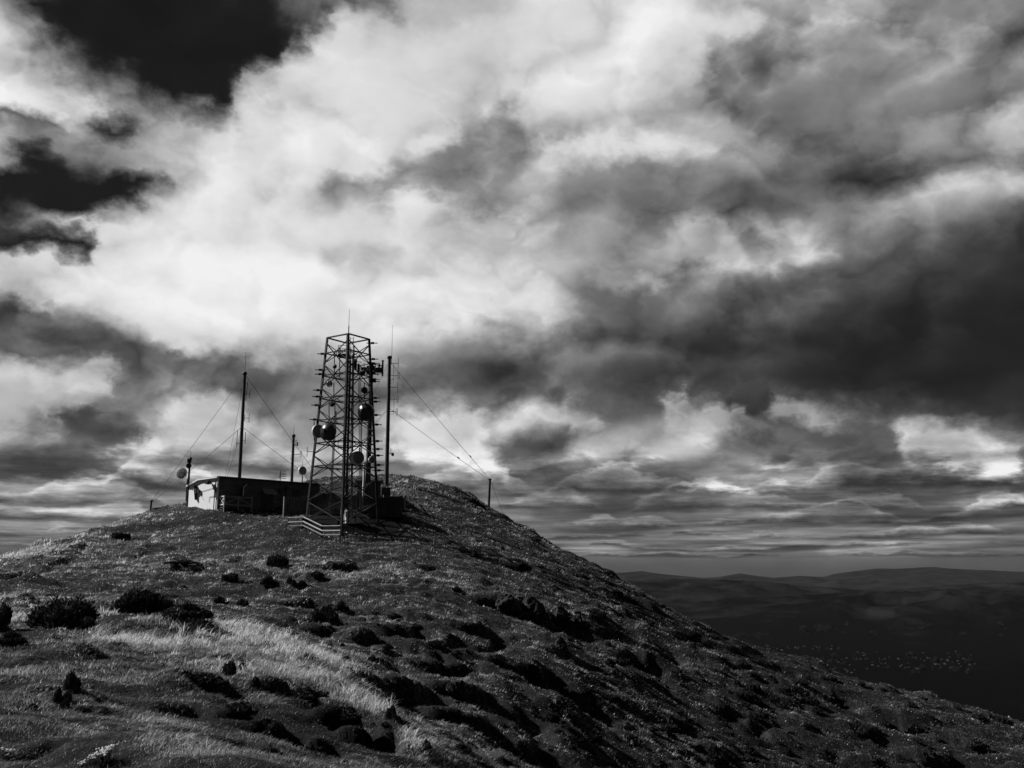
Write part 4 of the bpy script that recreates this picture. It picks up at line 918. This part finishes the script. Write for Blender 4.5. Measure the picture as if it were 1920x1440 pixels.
# right mast
YR = 110.0
rm, RM0, rq = mast((725, 897), YR, 669, .23, 609, 'tall guyed mast right of the lattice tower', .25)
ra = lambda py: np.array((rq[0], rq[1], zof(py, YR, 727)))
for (py, dx, lo) in ((681, 18, False), (704, 19, True), (726, 18, False), (748, 18, True), (771.5, 17, True)): dipole(RM0, ra(py), ra(py) + np.array((dx * .0575, -.15, -.06)), .028, lo, rm, half=.62 if not lo else .5)
b = MB(RM0); b.tube(ra(772) + np.array((.62, 0, 0)), ra(741) + np.array((.62, 0, 0)), .022, n=6); b.bar(ra(771), ra(771) + np.array((.62, 0, 0)), .03, .03); b.bar(ra(777), ra(776) + np.array((.6, 0, 0)), .03, .03); b.bar(ra(776) + np.array((.6, 0, 0)), ra(770) + np.array((.6, 0, 0)), .04, .04); b.build('whip_antenna', dark_steel, rm)
b = MB(RM0); b.tube(ra(717) + np.array((.5, 0, 0)), ra(680) + np.array((.48, 0, 0)), .02, n=6); b.bar(ra(713), ra(710) + np.array((.5, 0, 0)), .04, .04); b.bar(ra(720), ra(717) + np.array((.5, 0, 0)), .04, .04); b.bar(ra(720), ra(710) + np.array((.5, 0, 0)), .03, .03); b.build('standoff_bracket', dark_steel, rm)
b = MB(RM0); b.bar(ra(850), ra(850) + np.array((.55, -.1, 0)), .06, .06); b.tube(ra(852) + np.array((.4, 0, 0)), ra(841) + np.array((.4, 0, 0)), .03, n=6); b.build('dish_arm', dark_steel, rm)
dish(rm, RM0, 736, 852, YR - .2, 3.2, (.6, -.5, 0), (dark_steel, dark_steel, dark_steel), .3)
wire(rm, RM0, ra(677), AR - (0, 0, .05), .022, .8); wire(rm, RM0, ra(764), AR - (0, 0, .15), .022, .68)
wire(rm, RM0, ra(765), P(690, 805, 122), .015); wire(rm, RM0, ra(766), P(686, 815, 116), .015); wire(rm, RM0, ra(676), P(660, 820, 122), .015)
ga = P(946, 965, 119); wire(rm, RM0, AR - (0, 0, .05), (ga[0], ga[1], float(height(ga[0], ga[1]))), .016)
# small mast behind the building
sm, SM0, sq = mast((547, 902), 112.0, 816, .17, 797, 'short mast with side antennas behind the building roof')
sa = lambda py: np.array((sq[0], sq[1], zof(py, 112.0, 548)))
dipole(SM0, sa(853), sa(851.5) + np.array((.95, -.2, 0)), .03, True, sm, half=.42)
b = MB(SM0); b.bar(sa(827), sa(827) + np.array((.4, 0, 0)), .04, .04); b.bar(sa(835), sa(835) + np.array((.4, 0, 0)), .04, .04); b.tube(sa(836) + np.array((.3, 0, 0)), sa(825) + np.array((.3, 0, 0)), .03, n=6); b.box(sa(833) + np.array((.5, -.1, 0)), (.12, .14, .4)); b.build('panel_antenna', dark_steel, sm)
b = MB(SM0); b.bar(sa(829) - np.array((.3, 0, 0)), sa(829), .04, .04); b.bar(sa(847) - np.array((.3, 0, 0)), sa(847), .04, .04); b.bar(sa(860) - np.array((.28, 0, 0)), sa(860), .05, .05); b.build('step_bolts', dark_steel, sm)

# ---- long building
BA = P(406, 952, 100.0); BZ = BA[2] - .6
fd = np.array((math.cos(R(45)), math.sin(R(45)), 0)); sdv = np.array((-math.sin(R(45)), math.cos(R(45)), 0)); UPV = np.array((0, 0, 1.0))
B0 = np.array((BA[0], BA[1], BZ)); LEN, DEP = 12.2, 6.0
ZF = P(406, 896, 100.0)[2]                                        # top of the front wall
hut = empty('transmitter_building', B0, 'long low flat roofed building with a sunlit white end wall', 'building')
def bp(s, d, z): return np.array((BA[0], BA[1], 0)) + fd * s + sdv * d + UPV * z
ZB = ZF - .12
b = MB(B0)
w = .12
b.m = 0
b.prism([bp(w, 0, BZ), bp(LEN, 0, BZ), bp(LEN, 0, ZF), bp(w, 0, ZF)], sdv * w)             # front
b.m = 1
b.prism([bp(0, 0, BZ), bp(0, DEP, BZ), bp(0, DEP, ZB - .35), bp(0, DEP * .62, ZF), bp(0, 0, ZF)], fd * w)  # sunlit end
b.m = 0
b.prism([bp(w, DEP - w, BZ), bp(LEN, DEP - w, BZ), bp(LEN, DEP - w, ZB - .4), bp(w, DEP - w, ZB - .4)], sdv * w)
b.prism([bp(LEN - w, w, BZ), bp(LEN - w, DEP - w, BZ), bp(LEN - w, DEP - w, ZB - .4), bp(LEN - w, w, ZF)], fd * w)
b.build('wall', [wall_front, wall_white], hut)
b = MB(B0); ov = .22
b.prism([bp(-ov, -.45, ZF + .02), bp(-ov, DEP * .62, ZF + .02), bp(-ov, DEP + .35, ZB - .4), bp(-ov, DEP + .35, ZB - .28), bp(-ov, DEP * .62, ZF + .16), bp(-ov, -.45, ZF + .16)], fd * (LEN + ov + .3))
roof = b.build('roof', roof_metal, hut)
b = MB(B0); e = -ov - .05
b.prism([bp(e, -.2, ZF - .02), bp(e, DEP * .62, ZF - .02), bp(e, DEP + .2, ZB - .43), bp(e, DEP + .2, ZB - .25), bp(e, DEP * .62, ZF + .13), bp(e, -.2, ZF + .13)], fd * .05)
b.build('fascia', white_paint, roof)
b = MB(B0); b.tube(bp(-ov, -.5, ZF + .08), bp(LEN + .3, -.5, ZF + .08), .06, n=8); b.build('gutter', dark_steel, roof)
# fittings of the sunlit end wall
b = MB(B0); b.tube(bp(-.12, .35, BZ + .3), bp(-.12, .35, ZF - 1.0), .05, n=8); b.tube(bp(-.12, .35, ZF - 1.0), bp(-.3, 1.1, ZF - .25), .05, n=8); b.tube(bp(-.12, .2, ZF - .35), bp(-.12, .2, BZ + 1.6), .07, n=8); b.build('cable_conduit', dark_steel, hut)
b = MB(B0); b.bar(bp(-.06, 1.3, ZF - .55), bp(-.45, 1.3, ZF - .4), .08, .08); b.box(bp(-.45, 1.2, ZF - .42), (.35, .5, .34), fd); b.lathe([(0, .1), (.18, 0), (.22, -.12)], bp(-.5, 1.1, ZF - .55), (-.3, -.2, -1), 12); b.build('flood_lamp', dark_steel, hut)
b = MB(B0); b.tube(bp(-.1, 4.2, BZ + 1.6), bp(-.1, 4.2, ZF - .6), .09, n=8); b.box(bp(-.16, 4.1, ZF - 1.1), (.25, .35, .5), fd); b.box(bp(-.16, 3.6, ZF - 1.15), (.2, .3, .35), fd); b.tube(bp(-.1, 4.6, ZF - .6), bp(-.1, 3.2, ZF - 1.35), .06, n=8); b.tube(bp(-.2, 4.4, ZF - .5), bp(-.2, 4.1, ZF - 2.0), .16, .08, n=8); b.build('wall_bracket', dark_steel, hut)
b = MB(B0); b.tube(bp(-.05, 3.4, ZF - 1.2), bp(-.05, .6, ZF - .95), .018, n=5); b.tube(bp(-.05, 1.5, BZ + 1.2), bp(-.05, 1.5, BZ + 1.75), .02, n=5); b.tube(bp(-.05, 1.5, BZ + 1.75), bp(-.05, .5, BZ + 1.8), .02, n=5); b.tube(bp(-.05, 3.3, ZF - 1.4), bp(-.05, 2.7, ZF - 2.1), .014, n=5); b.build('wall_cable', dark_steel, hut)
# front wall: hooded duct, awning door, louvre
b = MB(B0); s0 = 2.6
arch = [bp(s0, -.1, ZF - 2.0), bp(s0, -.1, ZF - .75)] + [bp(s0 + .55 - .55 * math.cos(t), -.1, ZF - .75 + .32 * math.sin(t)) for t in np.linspace(.3, math.pi - .3, 7)] + [bp(s0 + 1.6, -.1, ZF - .75), bp(s0 + 1.6, -.1, ZF - 2.0)]
arch = [bp(s0, -.02, ZF - 1.75), bp(s0, -.02, ZF - .8), bp(s0 + .35, -.02, ZF - .5), bp(s0 + 1.35, -.02, ZF - .55), bp(s0 + 1.35, -.02, ZF - 1.75)]
b.prism(arch, -sdv * .6); b.build('air_duct_hood', steel, hut)
b = MB(B0); b.tube(bp(s0 - .05, -.63, ZF - 1.7), bp(s0 - .05, -.63, ZF - .82), .05, n=6); b.tube(bp(s0 - .05, -.63, ZF - .82), bp(s0 + .33, -.63, ZF - .48), .05, n=6); b.build('duct_trim', white_paint, hut)
b = MB(B0); b.prism([bp(5.0, -.02, ZF - .75), bp(5.0, -.75, ZF - 1.3), bp(5.0, -.75, ZF - 1.37), bp(5.0, -.02, ZF - .85)], fd * 1.5); b.bar(bp(5.05, -.04, ZF - 1.5), bp(5.05, -.65, ZF - 1.25), .05, .05); b.bar(bp(6.45, -.04, ZF - 1.5), bp(6.45, -.65, ZF - 1.25), .05, .05); b.build('awning', timber_grey, hut)
b = MB(B0); b.box(bp(5.7, -.03, BZ + 1.3), (1.1, .06, 2.1), fd); b.box(bp(5.1, -.06, BZ + 1.3), (.08, .1, 2.2), fd); b.box(bp(6.3, -.06, BZ + 1.3), (.08, .1, 2.2), fd); dr = b.build('door', timber_dark, hut)
b = MB(B0); b.lathe([(0, .06), (.04, .05), (.03, 0)], bp(6.05, -.09, BZ + 1.25), -sdv, 8); b.build('handle', steel, dr)
b = MB(B0)
for i in range(9): b.box(bp(9.2, -.05, ZF - 1.6 + i * .12), (.9, .06, .05), fd)
b.build('louvre', dark_steel, hut)
b = MB(B0); b.box(bp(7.3, -.06, ZF - .9), (.4, .12, .5), fd); b.tube(bp(7.3, -.06, ZF - .2), bp(7.3, -.06, BZ + .4), .03, n=6); b.box(bp(7.9, -.1, ZF - .6), (.35, .2, .3), fd); b.tube(bp(7.9, -.08, ZF - .3), bp(7.9, -.08, BZ + .5), .04, n=6); b.build('meter_box', dark_steel, hut)
# deck with crossed balustrade before the front wall
b = MB(B0); D = -1.0; s1, s2 = .2, 3.45; zd = ZF - 3.0
b.box(bp((s1 + s2) / 2, D / 2 - .02, zd), (s2 - s1, -D, .12), fd); dk = b.build('deck', timber_dark, hut)
for s in (.28, 1.8, 3.35): MB(B0).box(bp(s, D, zd + .2), (.14, .14, 2.0), fd).build('balustrade_post', timber_grey, dk)
b = MB(B0)
for z in (zd + .3, zd + 1.1): b.bar(bp(.28, D, z), bp(3.35, D, z), .06, .12)
b.bar(bp(.35, D, zd + .35), bp(1.75, D, zd + 1.05), .04, .08); b.bar(bp(1.85, D, zd + 1.05), bp(3.3, D, zd + .35), .04, .08); b.build('balustrade_rail', timber_grey, dk)
b = MB(B0); ex = .26
for z in (zd + .3, zd + 1.12): b.bar(bp(ex, D + .1, z), bp(ex, -.05, z), .06, .12)
b.bar(bp(ex, D + .1, zd + .35), bp(ex, -.08, zd + 1.05), .05, .09); b.bar(bp(ex + .05, D + .1, zd + 1.05), bp(ex + .05, -.08, zd + .35), .05, .09); b.build('cross_rail', white_paint, dk)

# ---- aerial pole at the far left corner of the building
Yp = 104.6; pb = P(351, 945, Yp); q0 = np.array((pb[0], pb[1], float(height(pb[0], pb[1]))))
ap = empty('aerial_pole', q0, 'dark aerial pole with two dishes at the left corner of the building', 'pole')
zt = P(351, 866, Yp)[2]; pz = lambda py, dx=0, dy=0: np.array((pb[0] + dx, pb[1] + dy, P(351, py, Yp)[2]))
b = MB(q0); b.tube((pb[0], pb[1], q0[2] - .3), pz(864), .12, .1, 10); b.build('pole_shaft', mast_paint, ap)
b = MB(q0); b.box(pz(864, -.05), (.36, .3, .4)); b.box(pz(860, .1), (.2, .2, .25)); b.tube(pz(862), pz(846, .08), .025, .015, 6); b.build('omni_antenna', dark_steel, ap)
b = MB(q0); b.tube(pz(938, -.15), pz(898, -.15), .06, n=8); b.bar(pz(938, -.2), pz(938, .4), .1, .1); b.bar(pz(906, -.15), pz(906, .5), .1, .1); b.build('cable_tray', dark_steel, ap)
dish(ap, q0, 341.5, 888, Yp - .5, 10.0, (-.25, -.95, .12), (white_paint, white_paint, dish_grey), .22, 'larger pale dish on the left of the pole', True)
dish(ap, q0, 354, 873.5, Yp - .4, 4.6, (.3, -.9, 0), (dark_steel, dark_steel, dark_steel), .5, 'smaller dark dish high on the pole')

# ---- comb aerial and dish pole on the roof line
Yc = 108; q = P(526, 900, Yc); g0 = np.array((q[0], q[1], P(526, 903, Yc)[2]))
ya = empty('comb_aerial', g0, 'small comb aerial with five bars on the building roof', 'aerial')
MB(g0).tube(g0 - (0, 0, 1.2), P(525.5, 882, Yc), .05, n=8).build('aerial_pole', dark_steel, ya)
for i, py in enumerate((883, 886.5, 889.5, 893, 896.5)):
    a = P(525.5, py, Yc); MB(g0).bar(a, a + np.array((.62, -.05, -.06)), .04, .05).build('aerial_bar', dark_steel, ya)
MB(g0).bar(P(521, 898, Yc), P(526, 890, Yc), .04, .04).build('aerial_brace', dark_steel, ya)
Yd = 110; q = P(567, 902, Yd); g0 = np.array((q[0], q[1], float(height(q[0], q[1]))))
dp = empty('dish_pole', g0, 'thin pole with one white rimmed dish between the roof and the tower', 'pole')
b = MB(g0); b.tube(g0 - (0, 0, .3), P(567.5, 875, Yd), .07, .05, 8); b.tube(P(567.5, 878, Yd), P(567.5, 863, Yd), .03, .015, 6); b.build('pole_shaft', dark_steel, dp)
dish(dp, g0, 565.5, 883, Yd - .2, 7.6, (.7, -.7, .05), GW, .6)
b = MB(g0); b.bar(P(568, 886, Yd), P(577, 898, Yd), .08, .08); b.build('stay', white_paint, dp)

# ---- dark compound fence, hut roof, cabinet
def panel_fence(name, pts, top, label, cat='fence', post_mat=None):
    p = [ground(x, y) for (x, y) in pts]; o0 = p[0].copy(); root = empty(name, o0, label, cat)
    for a, c, ta, tc in zip(p[:-1], p[1:], top[:-1], top[1:]):
        d = c - a; L = math.hypot(d[0], d[1]); n = max(1, round(L / .16)); ux = unit((d[0], d[1], 0)); nrm = np.array((-ux[1], ux[0], 0)); b = MB(o0)
        for i in range(n):
            f = (i + .5) / n; x, y = a[0] + d[0] * f, a[1] + d[1] * f; zt = ta + (tc - ta) * f + .015 * math.sin(i * 5.1); zb = float(height(x, y)) - .3
            b.box((x, y, (zt + zb) / 2), (L / n - .012, .03 + .004 * (i % 2), zt - zb), ux)
        b.build('fence_panel', timber_dark, root); m = max(1, round(L / 2.4)); r_ = MB(o0)
        for i in range(m + 1):
            f = i / m; x, y = a[0] + d[0] * f, a[1] + d[1] * f; zb = float(height(x, y)) - .3; zt = ta + (tc - ta) * f + .1; q = np.array((x, y, (zt + zb) / 2)) - nrm * .1
            MB(o0).box(q, (.12, .12, zt - zb), ux).build('fence_post', post_mat or timber_grey, root)
        for h in (.35, 1.25): r_.bar(a + nrm * .07 + (0, 0, h), c + nrm * .07 + (0, 0, h), .05, .1)
        r_.build('fence_rail', timber_dark, root)
def XY(px, py, Y): q = P(px, py, Y); return (q[0], q[1])
zt = lambda px, py, Y: P(px, py, Y)[2]
panel_fence('compound_fence', [XY(531, 965, 97.0), XY(577, 968, 98.6)], [zt(531, 933, 97.0), zt(577, 931, 98.6)], 'dark board fence section between the building and the tower')
panel_fence('compound_fence', [XY(580, 960, 95.6), XY(640, 962, 96.2), XY(757, 962, 98.4)], [zt(580, 925, 95.6), zt(640, 928, 96.2), zt(757, 931, 98.4)], 'long dark board fence running behind the foot of the tower')
panel_fence('compound_fence', [XY(757.5, 962, 98.6), XY(751, 950, 103.5)], [zt(757.5, 931, 98.6), zt(751, 930, 103.5)], 'short return of the dark fence at its right end')
# shed behind the fence
q = P(692, 920, 104); g0 = np.array((q[0], q[1], float(height(q[0], q[1])) - .3)); shed = empty('equipment_shed', g0, 'low dark flat roofed shed behind the tower foot', 'shed')
zr = P(692, 905, 104)[2]; ux = unit((1, .12, 0))
b = MB(g0); b.box((q[0], q[1], (g0[2] + zr) / 2), (2.4, 2.2, zr - g0[2]), ux); b.build('wall', timber_dark, shed)
b = MB(g0); b.box((q[0], q[1], zr + .06), (2.95, 2.8, .12), ux); b.build('roof', roof_metal, shed)
b = MB(g0); b.box((q[0] - .4, q[1] - 1.13, g0[2] + .9), (.8, .05, 1.7), ux); b.build('door', dark_steel, shed)
b = MB(g0); b.box((q[0] + 1.75, q[1] + .2, (g0[2] + zr) / 2 - .3), (.9, 1.5, zr - g0[2] - .5), ux); b.build('side_store', timber_dark, shed)
q = P(722, 985, 95.2); g0 = np.array((q[0], q[1], float(height(q[0], q[1])) - .2)); bx = empty('battery_store', g0, 'squat dark boarded store between the right tower leg and the board fence', 'store')
b = MB(g0); b.box(g0 + (0, 0, .85), (3.2, 1.5, 1.7), (1, .12, 0)); b.build('wall', timber_dark, bx)
b = MB(g0); b.box(g0 + (0, 0, 1.75), (3.5, 1.8, .1), (1, .12, 0)); b.build('roof', dark_steel, bx)
b = MB(g0); b.box(g0 + (-.6, -.84, .85), (.9, .05, 1.5), (1, .12, 0)); b.box(g0 + (.5, -.72, .85), (.9, .05, 1.5), (1, .12, 0)); b.build('door', dark_steel, bx)
# pale equipment cabinet at the tower foot
q = P(656, 986, 91.6); g0 = np.array((q[0], q[1], float(height(q[0], q[1])))); cab = empty('equipment_cabinet', g0, 'white equipment cabinet standing inside the foot of the tower', 'cabinet')
hc = P(656, 956, 91.6)[2] - g0[2]; ux = unit((.82, .57, 0)); uy = np.array((-ux[1], ux[0], 0))
b = MB(g0); b.box(g0 + (0, 0, hc / 2 + .06), (1.0, .7, hc - .12), ux); b.build('cabinet_body', white_paint, cab)
b = MB(g0); b.box(g0 + (0, 0, hc + .03), (1.12, .82, .06), ux); b.build('lid', dish_grey, cab)
b = MB(g0); b.box(g0 + ux * .02 - uy * .365 + (0, 0, hc / 2 + .05), (.86, .03, hc - .35), ux); dr = b.build('door', dish_grey, cab)
b = MB(g0); b.box(g0 + ux * .36 - uy * .4 + (0, 0, hc / 2), (.03, .05, .16), ux); b.build('handle', dark_steel, dr)
b = MB(g0); b.box(g0 + ux * .05 - uy * .387 + (0, 0, hc * .72), (.5, .012, .22), ux); b.box(g0 + ux * .0 - uy * .387 + (0, 0, hc * .3), (.55, .012, .3), ux); b.build('notice_plate', white_paint, dr)
b = MB(g0); b.tube(g0 - ux * .75 + (0, 0, -.2), g0 - ux * .75 + (0, 0, hc * .9), .05, n=8); b.box(g0 - ux * .78 + (0, 0, hc * .85), (.3, .2, .5), ux); b.build('meter_box', dish_grey, cab)
# ---- timber barrier rails
def barrier(pts, zs, label, mat, npost=1):
    p = [ground(x, y) for (x, y) in pts]; o0 = p[0].copy(); root = empty('timber_barrier', o0, label, 'barrier')
    for a, c, za, zc in zip(p[:-1], p[1:], zs[:-1], zs[1:]):
        for k, dz in enumerate((0, -.4, -.75)): MB(o0).bar((a[0], a[1], za + dz), (c[0], c[1], zc + dz), .04 if k else .12, .10 if k else .06).build('rail', mat if k < 2 else timber_grey, root)
        for i in range(npost + 1):
            f = i / npost; x, y = a[0] + (c[0] - a[0]) * f, a[1] + (c[1] - a[1]) * f + .1; z = za + (zc - za) * f; zb = min(float(height(x, y)) - .3, z - .9)
            MB(o0).box((x, y, (z - .06 + zb) / 2), (.12, .12, z - .06 - zb)).build('post', timber_grey, root)
barrier([XY(540, 985, 90.6), XY(568, 985, 89.6), XY(603.5, 1000, 87.4), XY(638, 1000, 86.0)], [zt(540, 970.5, 90.6), zt(568, 969, 89.6), zt(603.5, 986, 87.4), zt(638, 985.5, 86.0)], 'pale sunlit timber barrier with a sloping middle left of the tower foot', timber_pale)
barrier([XY(646, 1000, 87.6), XY(705, 1003, 88.0), XY(771, 1006, 88.6)], [zt(646, 992, 87.6), zt(705, 994, 88.0), zt(771, 998, 88.6)], 'dark timber barrier right of the tower foot', timber_dark, 2)
